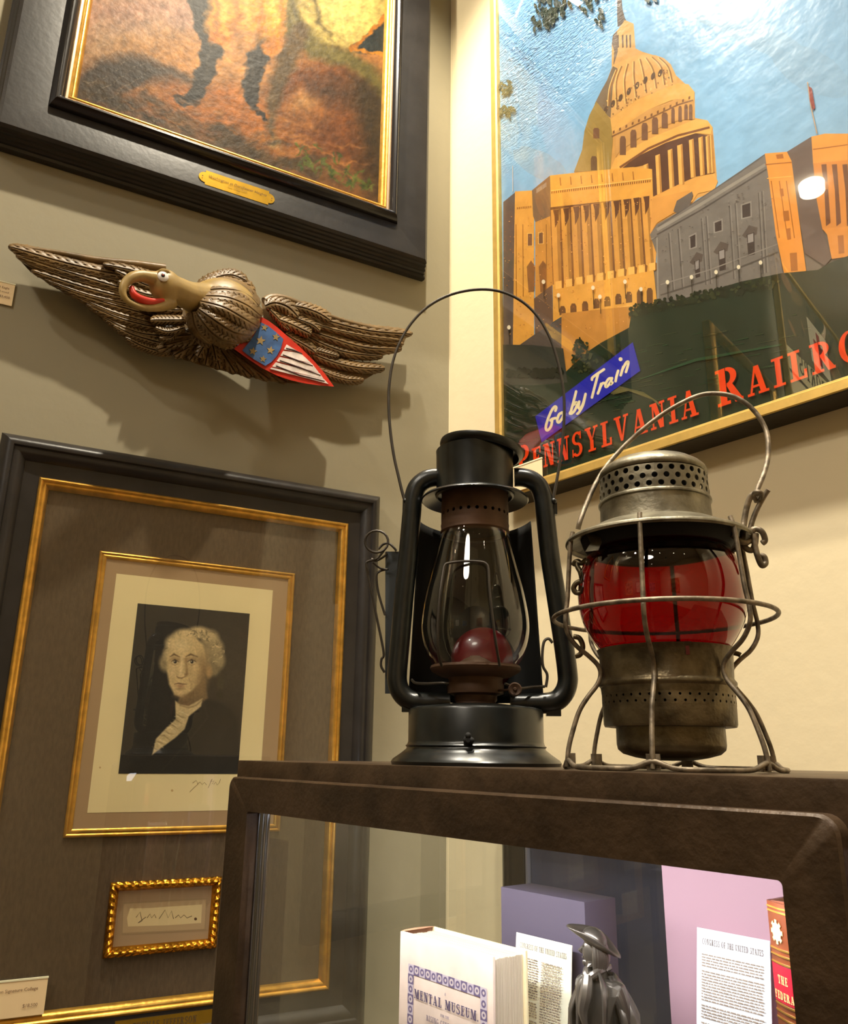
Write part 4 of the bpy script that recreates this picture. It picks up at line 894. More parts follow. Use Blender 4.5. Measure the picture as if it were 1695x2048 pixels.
def feather(mb, P, w, base, th=.007, mat=0, nu=90, nv=17, barbs=15, tipw=.55, side=0):
    """carved feather along the pixel polyline P, width w px; base = depth (number or fn(x, y)); V-cut barbs and quill"""
    C = smooth_path([Vector((p[0], p[1], 0)) for p in P], max(2, nu // (len(P) - 1)))
    n = len(C)
    def fn(i, j):
        u = i / (n - 1); v = 2 * j / (nv - 1) - 1
        a = C[max(i - 1, 0)]; b = C[min(i + 1, n - 1)]; t = (b - a).normalized(); nrm = Vector((-t.y, t.x, 0))
        prof = (min(1, u / .18) ** .6 * .35 + .65) * (max(0, 1 - ((u - .72) / .28) ** 2) ** .5 if u > .72 else 1)
        frac = (u * barbs - abs(v) * 1.7) % 1.0
        wig = 1 + .14 * (frac < .25) * (abs(v) > .9)
        q = C[i] + nrm * (v * w / 2 * prof * wig)
        h = th * (1 - abs(v) ** 2.4)
        if abs(v) < .1: h -= th * .5
        if frac < .22 and abs(v) > .25: h -= th * .34
        d = base(q.x, q.y) if callable(base) else base
        if j in (0, nv - 1): h = -.003
        return px3(q.x, q.y, d + h)
    mb.grid(fn, n, nv, mat, True)
# ---- left wing
mb = MB()
slab(mb, [(20, 494), (54, 494), (192, 520), (270, 530), (324, 533), (345, 548), (380, 600), (400, 700), (350, 712), (311, 694), (262, 678), (228, 656), (205, 640), (174, 610), (122, 582), (62, 545), (33, 514)], .030, .048)
Lf = [((322, 668), (262, 684), (300, 690)), ]
rows = [  # root ... tip, width, depth
    ([(340, 690), (300, 680), (262, 668), (226, 650)], 24, .050), ([(345, 705), (310, 700), (280, 690), (250, 674)], 22, .048),
    ([(345, 660), (290, 650), (235, 635), (172, 608)], 24, .053), ([(340, 672), (290, 668), (250, 656), (205, 634)], 22, .050),
    ([(330, 640), (270, 622), (200, 602), (119, 575)], 24, .056), ([(330, 652), (280, 640), (220, 622), (150, 592)], 20, .054),
    ([(320, 618), (250, 596), (160, 572), (62, 540)], 26, .059), ([(320, 630), (260, 610), (170, 588), (88, 558)], 20, .057),
    ([(310, 592), (230, 572), (130, 542), (31, 510)], 26, .062), ([(310, 604), (240, 584), (150, 558), (48, 524)], 18, .060),
    ([(300, 560), (200, 542), (110, 520), (16, 492)], 30, .065), ([(300, 574), (220, 556), (120, 532), (40, 508)], 18, .063)]
for P, w, d in rows: feather(mb, P, w, d, .008)
slabE = smooth_path([Vector((330, 538, 0)), Vector((270, 529, 0)), Vector((192, 520, 0)), Vector((110, 505, 0)), Vector((20, 492, 0))], 10)
mb.tube([px3(p.x, p.y, .066) for p in slabE], [.0095 - .006 * i / (len(slabE) - 1) for i in range(len(slabE))], 10)
for P, w, d in [([(345, 575), (300, 572), (262, 556), (230, 540)], 26, .070), ([(345, 560), (305, 552), (262, 540), (205, 528)], 22, .071), ([(340, 592), (300, 590), (262, 578), (236, 562)], 24, .070),
                ([(365, 620), (330, 618), (296, 606), (268, 596)], 24, .074), ([(372, 640), (345, 640), (322, 640), (300, 640)], 22, .080), ([(370, 655), (345, 662), (328, 662), (310, 655)], 20, .078),
                ([(365, 608), (340, 600), (320, 612), (280, 615)], 20, .078), ([(360, 650), (345, 672), (335, 676), (318, 676)], 18, .074)]:
    feather(mb, P, w, d, .009, barbs=9)
mb.build('left_wing', M['wood_eagle'], root, sharp=50)
# ---- right wing
mb = MB()
slab(mb, [(522, 603), (540, 594), (579, 601), (659, 635), (739, 657), (815, 668), (802, 698), (764, 712), (690, 716), (764, 738), (728, 760), (690, 768), (640, 765), (560, 745), (530, 660)], .030, .046)
for P, w, d in [([(600, 720), (650, 745), (690, 758), (728, 760)], 22, .046), ([(610, 700), (660, 722), (715, 735), (770, 737)], 24, .050), ([(590, 710), (640, 740), (680, 752), (700, 766)], 20, .045),
                ([(590, 660), (650, 690), (700, 706), (766, 713)], 24, .050), ([(590, 650), (650, 672), (730, 695), (804, 698)], 24, .054), ([(580, 672), (620, 696), (650, 706), (678, 713)], 22, .052), ([(590, 640), (650, 655), (740, 678), (808, 688)], 18, .057),
                ([(570, 612), (650, 640), (740, 662), (824, 668)], 26, .060), ([(575, 625), (650, 654), (730, 672), (800, 680)], 18, .059)]:
    feather(mb, P, w, d, .008)
E2 = smooth_path([Vector((530, 604, 0)), Vector((545, 596, 0)), Vector((580, 601, 0)), Vector((660, 634, 0)), Vector((739, 655, 0)), Vector((824, 667, 0))], 10)
mb.tube([px3(p.x, p.y, .062) for p in E2], [.010 - .007 * i / (len(E2) - 1) for i in range(len(E2))], 10)
for P, w, d in [([(530, 612), (550, 606), (575, 614), (596, 634)], 34, .066), ([(560, 640), (585, 650), (610, 662), (622, 668)], 26, .066), ([(590, 612), (615, 618), (640, 628), (662, 642)], 26, .064), ([(575, 632), (600, 640), (625, 650), (640, 662)], 20, .063), ([(570, 668), (590, 680), (612, 692), (632, 706)], 24, .058), ([(540, 620), (556, 636), (566, 648), (578, 660)], 18, .064)]:
    feather(mb, P, w, d, .009, barbs=8)
mb.build('right_wing', M['wood_eagle'], root, sharp=50)
# ---- tail fan under the body
mb = MB()
slab(mb, [(311, 696), (350, 640), (400, 640), (480, 690), (560, 745), (600, 768), (540, 762), (470, 748), (400, 730), (350, 714)], .030, .052)
cen = (420, 668)
for k, (tx, ty) in enumerate([(312, 700), (345, 712), (378, 722), (410, 732), (440, 740), (472, 747), (505, 754), (540, 760), (575, 765)]):
    feather(mb, [cen, ((cen[0] * .6 + tx * .4), cen[1] * .6 + ty * .4), (tx, ty)], 30, .056 + .001 * (k % 2), .008, barbs=7)
for k, (tx, ty) in enumerate([(330, 690), (352, 690), (330, 672), (395, 715), (432, 722)]):
    feather(mb, [cen, ((cen[0] + tx) / 2, (cen[1] + ty) / 2), (tx, ty)], 26, .066, .008, barbs=6)
mb.build('tail', M['wood_eagle'], root, sharp=50)
# ---- body: one smooth carved mass from breast through neck to head and beak loop
BC = (446, 624); BR = (78, 70)
def belly(x, y):
    ux, uy = (x - BC[0]) / BR[0], (y - BC[1]) / BR[1]; q = ux * ux + uy * uy
    return .095 + .075 * max(0, 1 - q) ** .5
mb = MB()
cb = px3(BC[0], BC[1], .105); k_ = mpp(*BC, .105)
mb.ball(cb, (BR[0] * k_ * .95, .056, BR[1] * k_ * .95), 0, 40, 24, (LD, NR, Vector((0, 0, 1))))
def ptube(P, seg=14):
    C = smooth_path([px3(p[0], p[1], p[2]) for p in P], 6); R_ = interp([p[3] * mpp(p[0], p[1], p[2]) for p in P], 6); mb.tube(C, R_, seg)
ptube([(440, 612, .11, 40), (408, 602, .125, 36), (378, 592, .148, 29), (352, 580, .160, 27), (334, 573, .166, 27), (318, 570, .168, 22)], 18)
mb.ball(px3(330, 572, .166), (.027, .026, .029), 0, 24, 16, (LD, NR, Vector((0, 0, 1))))
ptube([(322, 560, .170, 18), (300, 556, .178, 14), (282, 552, .182, 12), (264, 555, .186, 11), (250, 567, .188, 9.5), (245, 581, .188, 8), (249, 596, .186, 7), (260, 606, .184, 6.5), (276, 613, .180, 7), (298, 616, .174, 8), (322, 612, .168, 11), (345, 604, .160, 15)], 14)
hd = mb.build('body', M['wood_head'], root)
rm = hd.modifiers.new('fuse', 'REMESH'); rm.mode = 'VOXEL'; rm.voxel_size = .0022; rm.use_smooth_shade = True
sm_ = hd.modifiers.new('soften', 'SMOOTH'); sm_.iterations = 6; sm_.factor = .6
# breast feathers laid over the belly, fanning from the neck
mb = MB()
on = lambda x, y: belly(x, y) + .0015
for (P, w, l) in [([(398, 572), (430, 556), (462, 550), (494, 562)], 26, 0), ([(384, 624), (390, 652), (402, 672), (424, 690)], 30, 0), ([(392, 626), (414, 656), (440, 678), (474, 688)], 32, .001), ([(396, 618), (436, 646), (470, 666), (504, 672)], 34, .002),
                  ([(396, 578), (440, 564), (480, 566), (508, 588)], 28, .001), ([(398, 584), (444, 578), (486, 586), (518, 612)], 30, .002), ([(400, 592), (450, 594), (492, 610), (523, 634)], 32, .003), ([(400, 602), (446, 614), (486, 636), (518, 656)], 34, .004)]:
    feather(mb, P, w, (lambda q: (lambda x, y: on(x, y) + q))(l), .0075, barbs=11, nu=84)
mb.build('breast_feathers', M['wood_eagle'], root, sharp=50)
mb = MB()
tp = smooth_path([px3(263, 573, .184), px3(267, 588, .184), px3(280, 598, .182), px3(302, 603, .178), px3(328, 600, .176)], 6)
mb.tube(tp, interp([.0035, .0062, .0072, .0062, .0025], 6), 12)
mb.build('tongue', M['red_paint'], root, label='red tongue')
mb = MB(); ec = px3(326, 553, .192)
mb.ball(ec, (.0092, .004, .0092), 0, 20, 12, (LD, NR, Vector((0, 0, 1)))); ey = mb.build('eye', M['eye_white'], root, label='white painted eye')
mb = MB(); mb.ball(ec + NR * .0036 - LD * .0008, (.0034, .0014, .0036), 0, 14, 8, (LD, NR, Vector((0, 0, 1)))); mb.ball(ec + NR * .0048 - LD * .001, (.0012, .0006, .0012), 1, 10, 6, (LD, NR, Vector((0, 0, 1)))); mb.build('pupil', [M['eye_dark'], M['red_paint']], root)
mb = MB(); br = smooth_path([px3(316, 548, .186), px3(322, 541, .190), px3(335, 543, .188), px3(345, 558, .180), px3(362, 570, .172), px3(385, 572, .158)], 6)
mb.tube(br, interp([.002, .0028, .0032, .003, .0028, .001], 6), 8); mb.build('brow', M['wood_head'], root)
# ---- shield
def C2(x, y): return (340 + x * .30678, 520 + y * .30678)
outer = [C2(*p) for p in [(590, 368), (640, 395), (700, 440), (780, 510), (860, 580), (940, 660), (1000, 730), (1068, 825), (980, 818), (880, 805), (780, 782), (700, 755), (600, 705), (500, 640), (418, 580), (470, 530), (530, 470), (570, 420)]]
mb = MB(); slab(mb, outer, .060, .094, 0); mb.build('shield', M['red_paint'], root, label='red-edged shield')
shield = [o for o in bpy.data.objects if o.name.startswith('shield')][0]
ORG[shield.name] = ORG[root.name]
def sub(name, mat, fn, lab=None):
    mb_ = MB(); fn(mb_); o = mb_.build(name, mat, shield, label=lab); return o
sub('blue_field', M['blue_paint'], lambda b: slab(b, [C2(*p) for p in [(590, 405), (640, 430), (690, 470), (738, 515), (722, 575), (695, 625), (660, 665), (620, 690), (550, 650), (500, 615), (470, 590), (520, 530), (560, 470)]], .090, .0965, 0), 'blue field')
def stars(b):
    for (x, y, r) in [(615, 440, 24), (590, 525, 32), (690, 502, 26), (540, 595, 28), (655, 588, 28), (606, 645, 24)]:
        slab(b, [C2(x + (r if k % 2 == 0 else r * .45) * math.sin(k * math.pi / 5 + .2), y - (r if k % 2 == 0 else r * .45) * math.cos(k * math.pi / 5 + .2)) for k in range(10)], .095, .0972, 0)
sub('stars', M['wood_head'], stars, 'carved stars')
def stripes(b):
    top = [(766, 540), (830, 590), (900, 650), (960, 712), (1000, 762), (1034, 808)]
    lft = [(760, 548), (738, 590), (715, 630), (690, 665), (660, 700), (650, 712)]
    n = 5
    def Lf_(t): t = t * 5; i = min(4, int(t)); f_ = t - i; return (lft[i][0] + (lft[i + 1][0] - lft[i][0]) * f_, lft[i][1] + (lft[i + 1][1] - lft[i][1]) * f_)
    tip = (1036, 812)
    tgt = [(1034, 806), (1020, 800), (985, 752), (935, 690), (870, 620)]
    ends = [(850, 606), (925, 676), (975, 738), (1005, 778), (1036, 810), (1036, 812)]
    for i in range(n):
        a = Lf_(i / n + .01); c = Lf_((i + 1) / n - .035); e = ends[i]; e0 = (764, 542) if i == 0 else ends[i - 1]
        f2 = ends[i]
        slab(b, [C2(*a), C2(*(e0 if i else a)), C2(f2[0] - 4, f2[1] - 2), C2(*c)] if i else [C2(*a), C2(f2[0], f2[1]), C2(f2[0] - 6, f2[1] - 2), C2(*c)], .091, .0962, 0)
sub('stripes', M['white_paint'], stripes, 'white stripes')
def grooves(b):
    for P in ([(755, 575), (810, 590), (862, 612)], [(735, 618), (840, 660), (930, 690)], [(715, 655), (840, 700), (980, 752)], [(690, 690), (840, 750), (1006, 790)]):
        b.tube([px3(*C2(*p), .0962) for p in P], [.0012, .0018, .001], 6)
sub('grooves', M['dark_groove'], grooves, 'dark red stripe lines')

# ================================================================== glass display case
FY = .470; BY = .790; XL = -.934; XR = .02; SHELF = 1.205
ztop = sum(hit(x, y, (0, 1, 0), FY).z for x, y in ((560, 1522.7), (960, 1537), (1495, 1550.8), (1695, 1555.5))) / 4
case = thing('display_case', ((XL + XR) / 2, (FY + BY) / 2, 0), 'tall dark patinated steel display case with glass sides, the lanterns standing on it', 'display case')
def bevbox(mb, a, b, r=.002, mat=0):
    """box with chamfered edges"""
    x0, y0, z0 = a; x1, y1, z1 = b
    bm = bmesh.new(); bmesh.ops.create_cube(bm, size=1)
    for v in bm.verts: v.co = Vector(((x0 + x1) / 2 + v.co.x * (x1 - x0), (y0 + y1) / 2 + v.co.y * (y1 - y0), (z0 + z1) / 2 + v.co.z * (z1 - z0)))
    bmesh.ops.bevel(bm, geom=list(bm.edges), offset=r, segments=2, affect='EDGES', profile=.6)
    bm.verts.ensure_lookup_table(); mb.add([v.co.copy() for v in bm.verts], [tuple(v.index for v in f.verts) for f in bm.faces], mat); bm.free()
mb = MB(); bevbox(mb, (XL, FY, ztop - .036), (XR, BY, ztop), .0016); mb.build('top', M['bronze_case'], case)
for nm, a, b in (('front_post', (XL, FY, .55), (XL + .052, FY + .02, ztop - .034)), ('front_post', (XR - .05, FY, .55), (XR, FY + .02, ztop - .034))):
    mb = MB(); bevbox(mb, a, b, .0015); mb.build(nm, M['bronze_case'], case)
mb = MB(); bevbox(mb, (XL, FY, .06), (XR, BY, .56), .003); mb.build('base_cabinet', M['bronze_case'], case)
mb = MB(); bevbox(mb, (XL + .02, FY + .03, .0), (XR - .02, BY - .02, .062), .002); mb.build('plinth', M['black_wood'], case)
# the door: proud of the front, rounded corners, one big opening
def rrect(x0, x1, z0, z1, r, n=6):
    P = []
    for cx_, cz, a in ((x1 - r, z1 - r, 0), (x0 + r, z1 - r, 90), (x0 + r, z0 + r, 180), (x1 - r, z0 + r, 270)):
        for k in range(n + 1): t = math.radians(a + 90 * k / n); P.append((cx_ + r * math.cos(t), cz + r * math.sin(t)))
    return P
DX0, DX1, DZ1, DZ0 = -.9285, -.2205, 1.5226, .60
OX0, OX1, OZ1, OZ0 = -.8790, -.2550, 1.4868, .66
out = rrect(DX0, DX1, DZ0, DZ1, .011); inn = rrect(OX0, OX1, OZ0, OZ1, .003)
n = len(out); fy0, fy1 = FY - .0004, FY - .012
vs = [(x, fy0, z) for x, z in out] + [(x, fy1 + .0018, z) for x, z in out] + [((x + ((DX0 + DX1) / 2 - x) * .0045), fy1, z + ((DZ0 + DZ1) / 2 - z) * .0035) for x, z in out] + [(x, fy1, z) for x, z in inn] + [(x, FY + .010, z) for x, z in inn]
fs = []
for L_ in range(4): fs += [(L_ * n + i, L_ * n + (i + 1) % n, (L_ + 1) * n + (i + 1) % n, (L_ + 1) * n + i) for i in range(n)]
mb = MB(); mb.add(vs, fs); door = mb.build('door_frame', M['bronze_case'], case, sharp=40)
ORG[door.name] = ORG[case.name]
mb = MB(); y = FY - .004; mb.add([(OX0 - .004, y, OZ0 - .004), (OX1 + .004, y, OZ0 - .004), (OX1 + .004, y, OZ1 + .004), (OX0 - .004, y, OZ1 + .004)], [(0, 1, 2, 3)]); mb.build('door_glass', M['case_glass'], door)
# glazing channels down the left jamb
mb = MB()
for k in range(3): bevbox(mb, (OX0 - .0005 + .0042 * k, FY + .002 + .003 * k, .66), (OX0 + .0022 + .0042 * k, FY + .005 + .003 * k, OZ1), .0005)
mb.build('glazing_channel', M['black_gloss'], case)
gz0, gz1 = .56, ztop - .036
for nm, P in (('side_glass', [(XL + .016, FY + .018, gz0), (XL + .016, BY - .004, gz0), (XL + .016, BY - .004, gz1), (XL + .016, FY + .018, gz1)]),
              ('back_glass', [(XL + .018, BY - .004, gz0), (XR - .004, BY - .004, gz0), (XR - .004, BY - .004, gz1), (XL + .018, BY - .004, gz1)])):
    mb = MB(); mb.add(P, [(0, 1, 2, 3)]); mb.build(nm, M['case_glass'], case)
mb = MB(); mb.box((XL + .020, FY + .022, SHELF - .008), (XR - .06, BY - .008, SHELF)); mb.build('glass_shelf', M['case_glass'], case)
mb = MB(); mb.box((XR - .054, FY + .022, .56), (XR - .040, BY - .008, ztop - .037)); mb.build('end_panel', M['bronze_case'], case)
mb = MB(); mb.box((-.87, .486, 1.4865), (-.23, .500, 1.4925)); mb.build('light_strip', pm('led_strip', (240, 240, 255), .5, emit=((235, 238, 255), 5)), case)

# ---- things standing on the glass shelf
Z0 = SHELF
def on_y(x, y, Y): return hit(x, y, (0, 1, 0), Y)
# old paper-covered book, title page outwards
bk = thing('paper_covered_book', ((-.66), .56, Z0), 'old cream paper-covered book reading MENTAL MUSEUM, standing inside the glass case', 'book')
Yb = .545; tl = on_y(800, 1872, Yb); tr = on_y(985, 1902, Yb)
bx0, bx1, bz1 = tl.x, tr.x, (tl.z + tr.z) / 2; th_ = .040
mb = MB(); bevbox(mb, (bx0, Yb, Z0), (bx1, Yb + .003, bz1), .0008); cov = mb.build('front_cover', pm('foxed_cream_board', (232, 206, 186), .8, var=.12, vscale=25), bk)
mb = MB(); bevbox(mb, (bx0, Yb + th_, Z0), (bx1, Yb + th_ + .003, bz1), .0008); mb.build('back_cover', M['paper'], bk)
mb = MB(); mb.lathe((bx0 + .002, Yb + th_ / 2 + .0015, Z0), [(.0, 0), (th_ / 2 + .0015, 0), (th_ / 2 + .0015, bz1 - Z0), (0, bz1 - Z0)], 16, a0=math.pi / 2, a1=1.5 * math.pi); 
for i, v in enumerate(mb.v): mb.v[i] = (bx0 + .003 + (v[0] - bx0 - .002) * .35, v[1], v[2])
mb.build('spine', pm('worn_tan_spine', (206, 150, 112), .7, var=.2, vscale=30), bk)
mb = MB()
for k in range(26):
    y0 = Yb + .0034 + k * (th_ - .004) / 26; mb.box((bx0 + .004, y0, Z0 + .002), (bx1 - .003 - .0006 * random.random(), y0 + (th_ - .004) / 26 * .8, bz1 - .003 - .0008 * random.random()))
mb.build('page_block', pm('old_page_edges', (214, 196, 168), .9), bk)
art = Art(lambda s, z, l: Vector((s, Yb - .0003 - l, z)), lambda x, y: (lambda p: (p.x, p.z))(on_y(x, y, Yb)))
PUR = (112, 96, 130)
mw = .0085; fx0, fx1, fz1 = bx0 + .014, bx1 - .007, bz1 - .026
def orn(x, z, flip):
    art.poly([(x, z), (x + mw, z), (x + mw, z - mw), (x, z - mw)], PUR if flip else (206, 190, 196), raw=True)
    cx_, cz = x + mw / 2, z - mw / 2
    art.ell(cx_, cz, mw * .36, mw * .36, (214, 196, 190) if flip else PUR, raw=True, n=10)
    art.ell(cx_, cz, mw * .16, mw * .16, PUR if flip else (214, 196, 190), raw=True, n=8)
nx = int((fx1 - fx0) / mw)
for k in range(nx): orn(fx0 + k * mw, fz1, k % 2)
for k in range(1, 18): orn(fx0, fz1 - k * mw, k % 2); orn(fx0 + (nx - 1) * mw, fz1 - k * mw, (k + 1) % 2)
art.up(); cxm = (fx0 + fx0 + nx * mw) / 2
def ctext(txt, z, h, wmax, col, slab=True):
    P, w = (word_polys(txt, .16) if slab else font_polys(txt)); sc = wmax / w; art.text(P, (cxm - wmax / 2, z), (sc, 0), (0, h), col, raw=True)
ctext('A', fz1 - .0165, .0022, .002, PUR)
ctext('MENTAL MUSEUM,', fz1 - .0275, .0078, nx * mw - mw * 2.4, (84, 70, 104))
ctext('FOR THE', fz1 - .0345, .0022, .012, PUR); ctext('RISING GENERATION', fz1 - .0420, .0046, .052, (128, 112, 128))
art.poly([(cxm - .008, fz1 - .0455), (cxm + .008, fz1 - .0455), (cxm + .008, fz1 - .0460), (cxm - .008, fz1 - .0460)], PUR, raw=True)
for r in range(13):
    z = fz1 - .052 - .0052 * r; x = fx0 + mw * 1.5; xe = fx0 + (nx - 1.4) * mw
    if r in (4, 8): x += .006; xe -= .01
    if r in (6, 12): xe -= .03
    while x < xe:
        w = random.uniform(.002, .007); art.poly([(x, z), (min(x + w, xe), z), (min(x + w, xe), z + .0017), (x, z + .0017)], (142, 124, 130), raw=True); x += w + .0014
o = art.mb.build('title_page', M['paint'], bk)
# mauve stand with a printed charter in front of it
Ym = .640; a = on_y(1001, 1774, Ym); b = on_y(1168, 1803, Ym)
st = thing('mauve_block_stand', ((a.x + b.x) / 2, Ym + .02, Z0), 'dull mauve rectangular block standing behind the book inside the glass case', 'display block')
mb = MB(); bevbox(mb, (a.x, Ym, Z0), (b.x, Ym + .045, (a.z + b.z) / 2), .0008); mb.build('block', pm('mauve_board', (86, 75, 90), .8), st)
def sheet(name, Y, p0, p1, lean, label, cream, cols, dens):
    A = on_y(*p0, Y + lean * .9); B = on_y(*p1, Y + lean * .9); zt_ = (A.z + B.z) / 2
    rt = thing(name, ((A.x + B.x) / 2, Y, Z0), label, 'document')
    def pl(s, z, l): t = (z - Z0) / (zt_ - Z0); return Vector((s, Y + lean * t - .0008 - l, z))
    mb_ = MB(); mb_.add([pl(A.x, Z0, 0), pl(B.x, Z0, 0), pl(B.x, zt_, 0), pl(A.x, zt_, 0)] + [pl(A.x, Z0, -.0008), pl(B.x, Z0, -.0008), pl(B.x, zt_, -.0008), pl(A.x, zt_, -.0008)], [(0, 1, 2, 3), (7, 6, 5, 4), (0, 4, 5, 1), (1, 5, 6, 2), (2, 6, 7, 3), (3, 7, 4, 0)])
    mb_.build('sheet', cream, rt)
    ar = Art(lambda s, z, l: pl(s, z, .0001 + l), None); w_ = B.x - A.x
    P, w = word_polys('CONGRESS OF THE UNITED STATES', .2); sc = w_ * .84 / w
    ar.text(P, (A.x + w_ * .08, zt_ - .012), (sc, 0), (0, .0045), (120, 104, 96), raw=True); ar.up()
    for c in range(cols):
        cx0 = A.x + w_ * (.08 + .84 * c / cols); cx1 = A.x + w_ * (.08 + .84 * (c + 1) / cols) - w_ * (.06 if cols > 1 else 0); z = zt_ - .020
        while z > Z0 + .02:
            x = cx0
            while x < cx1 - .001:
                ww = random.uniform(.0012, .005); ar.poly([(x, z), (min(x + ww, cx1), z), (min(x + ww, cx1), z + .0009), (x, z + .0009)], mixc((170, 150, 130), (120, 104, 96), dens * random.random()), raw=True); x += ww + .0008
            z -= .0021 if random.random() > .08 else .0042
    ar.mb.build('print', M['paint'], rt)
sheet('printed_charter', .612, (1031, 1867), (1142, 1889), .016, 'two-column printed charter leaning on the mauve block inside the glass case', pm('ivory_sheet', (250, 244, 214), .8), 2, 1)
# pink backing board and the overlit white document
Yp = .700; a = on_y(1322, 1732, Yp)
bd = thing('pink_backing_board', (a.x + .12, Yp, Z0), 'tall pink backing board at the right inside the glass case', 'backing board')
mb = MB(); bevbox(mb, (a.x, Yp, Z0), (XR - .07, Yp + .008, 1.492), .0006); mb.build('board', pm('pink_board', (190, 150, 160), .8), bd)
sheet('white_document', .655, (1390, 1852), (1536, 1886), .030, 'bright white printed document leaning on the pink board inside the glass case', pm('white_sheet', (250, 248, 248), .8), 1, .1)
# leather-bound book, spine outwards
Yl = .530; a = on_y(1527, 1800, Yl + .008); lx0 = a.x; lx1 = lx0 + .050; lz1 = a.z
lb = thing('leather_book', ((lx0 + lx1) / 2, Yl, Z0), 'brown leather book with gilt bands and a red title label, right end of the case', 'book')
prof_y = lambda t: Yl + .012 - .012 * math.sin(math.pi * t)
def spn(mb_, za, zb, off, mat=0):
    nn = 14; vs = []
    for k in range(nn + 1):
        t = k / nn; x = lx0 + (lx1 - lx0) * t; y = prof_y(t) - off; vs += [(x, y, za), (x, y, zb)]
    vs2 = [(v[0], v[1] + off + .0004, v[2]) for v in vs]
    N_ = len(vs)
    mb_.add(vs + vs2, [(2 * k, 2 * k + 2, 2 * k + 3, 2 * k + 1) for k in range(nn)] + [(2 * k + 1, 2 * k + 3, N_ + 2 * k + 3, N_ + 2 * k + 1) for k in range(nn)] + [(2 * k, N_ + 2 * k, N_ + 2 * k + 2, 2 * k + 2) for k in range(nn)], mat, None, True)
mb = MB(); spn(mb, Z0, lz1, .0008); mb.box((lx0, Yl + .012, Z0), (lx0 + .003, Yl + .14, lz1)); mb.box((lx1 - .003, Yl + .012, Z0), (lx1, Yl + .14, lz1))
mb.box((lx0, Yl + .0115, Z0), (lx1, Yl + .0135, lz1)); mb.build('binding', pm('brown_leather', (104, 50, 24), .35, var=.35, vscale=25, coat=.3), lb)
mb = MB(); mb.box((lx0 + .003, Yl + .014, Z0 + .003), (lx1 - .003, Yl + .136, lz1 - .004)); mb.build('page_block', M['paper'], lb)
for f_ in (.0025, .0050, .0265, .0300, .0345, .0580, .0620, .0660, .0900, .0935, .1200):
    mb = MB(); spn(mb, lz1 - f_ - .0009, lz1 - f_, .0016); mb.build('gilt_band', M['gold'], lb)
mb = MB(); spn(mb, lz1 - .0572, lz1 - .0360, .0013); mb.build('title_label', pm('red_label', (176, 24, 44), .4), lb)
art = Art(lambda s, z, l: Vector((s, prof_y((s - lx0) / (lx1 - lx0)) - .0016 - l, z)), None)
GL = (240, 196, 120)
for k in range(16):
    a_ = k * math.pi / 8; r = .0072 if k % 2 == 0 else .0054
    art.poly([(lx0 + .0085, lz1 - .0170), (lx0 + .0085 + r * .8 * math.cos(a_ - .2), lz1 - .0170 + r * math.sin(a_ - .2)), (lx0 + .0085 + r * .8 * math.cos(a_ + .2), lz1 - .0170 + r * math.sin(a_ + .2))], GL, raw=True)
art.mb.build('gilt_ornament', M['paint'], lb)
art = Art(lambda s, z, l: Vector((s, prof_y((s - lx0) / (lx1 - lx0)) - .0016 - l, z)), None)
P, w = word_polys('THE', .16); art.text(P, (lx0 + .0055, lz1 - .0465), (.0090 / w, 0), (0, .0048), GL, raw=True)
P, w = word_polys('FEDERALIST', .16); art.text(P, (lx0 + .0008, lz1 - .0555), (.0290 / w, 0), (0, .0046), GL, raw=True)
art.mb.build('gilt_lettering', M['paint'], lb)
# framed dark picture low on the right wall, seen through the case
fa = RP(1000, 1690, .03); root = thing('framed_dark_picture', RW(fa[0] + .3, .72, 0), 'dark blue picture in a black and silver frame, behind the glass case', 'picture')
mb = MB(); frame_mesh(mb, RW, fa[0], fa[0] + .62, .72, 1.47, [(0, .001), (0, .026)] + roundp(0, .026, .02, .030, .004, 5) + [(.021, .024), (.034, .022), (.035, .026), (.052, .026), (.053, .020)], 0); mb.build('frame', M['black_gloss'], root, sharp=25)
mb = MB(); frame_mesh(mb, RW, fa[0], fa[0] + .62, .72, 1.47, [(.053, .020), (.054, .0235), (.058, .0235), (.059, .016)], 0); mb.build('silver_slip', pm('silver_slip', (180, 182, 200), .3, metal=.8), root)
mb = MB(); panel(mb, RW, fa[0] + .05, fa[0] + .57, .77, 1.42, .010, .014); mb.build('picture', pm('dim_blue_picture', (58, 62, 88), .5, col2=(84, 84, 104), vscale=5), root)
mb = MB(); panel(mb, RW, fa[0] + .05, fa[0] + .57, .77, 1.42, .0180, .0182); mb.build('glass_pane', M['pane'], root)

# ---- small bronze statue of a man in a cocked hat
YS = .590
sp = lambda x, y, d=0: on_y(x, y, YS - d)
kS = zdep(sp(1205, 1930)) / FPX
base_c = Vector((sp(1203, 2040).x, YS, Z0))
stt = thing('bronze_statuette', base_c, 'bronze statuette of a man in a cocked hat and long coat inside the glass case', 'statue')
BZ = pm('dark_bronze', (112, 104, 94), .3, metal=.75, var=.35, vscale=30)
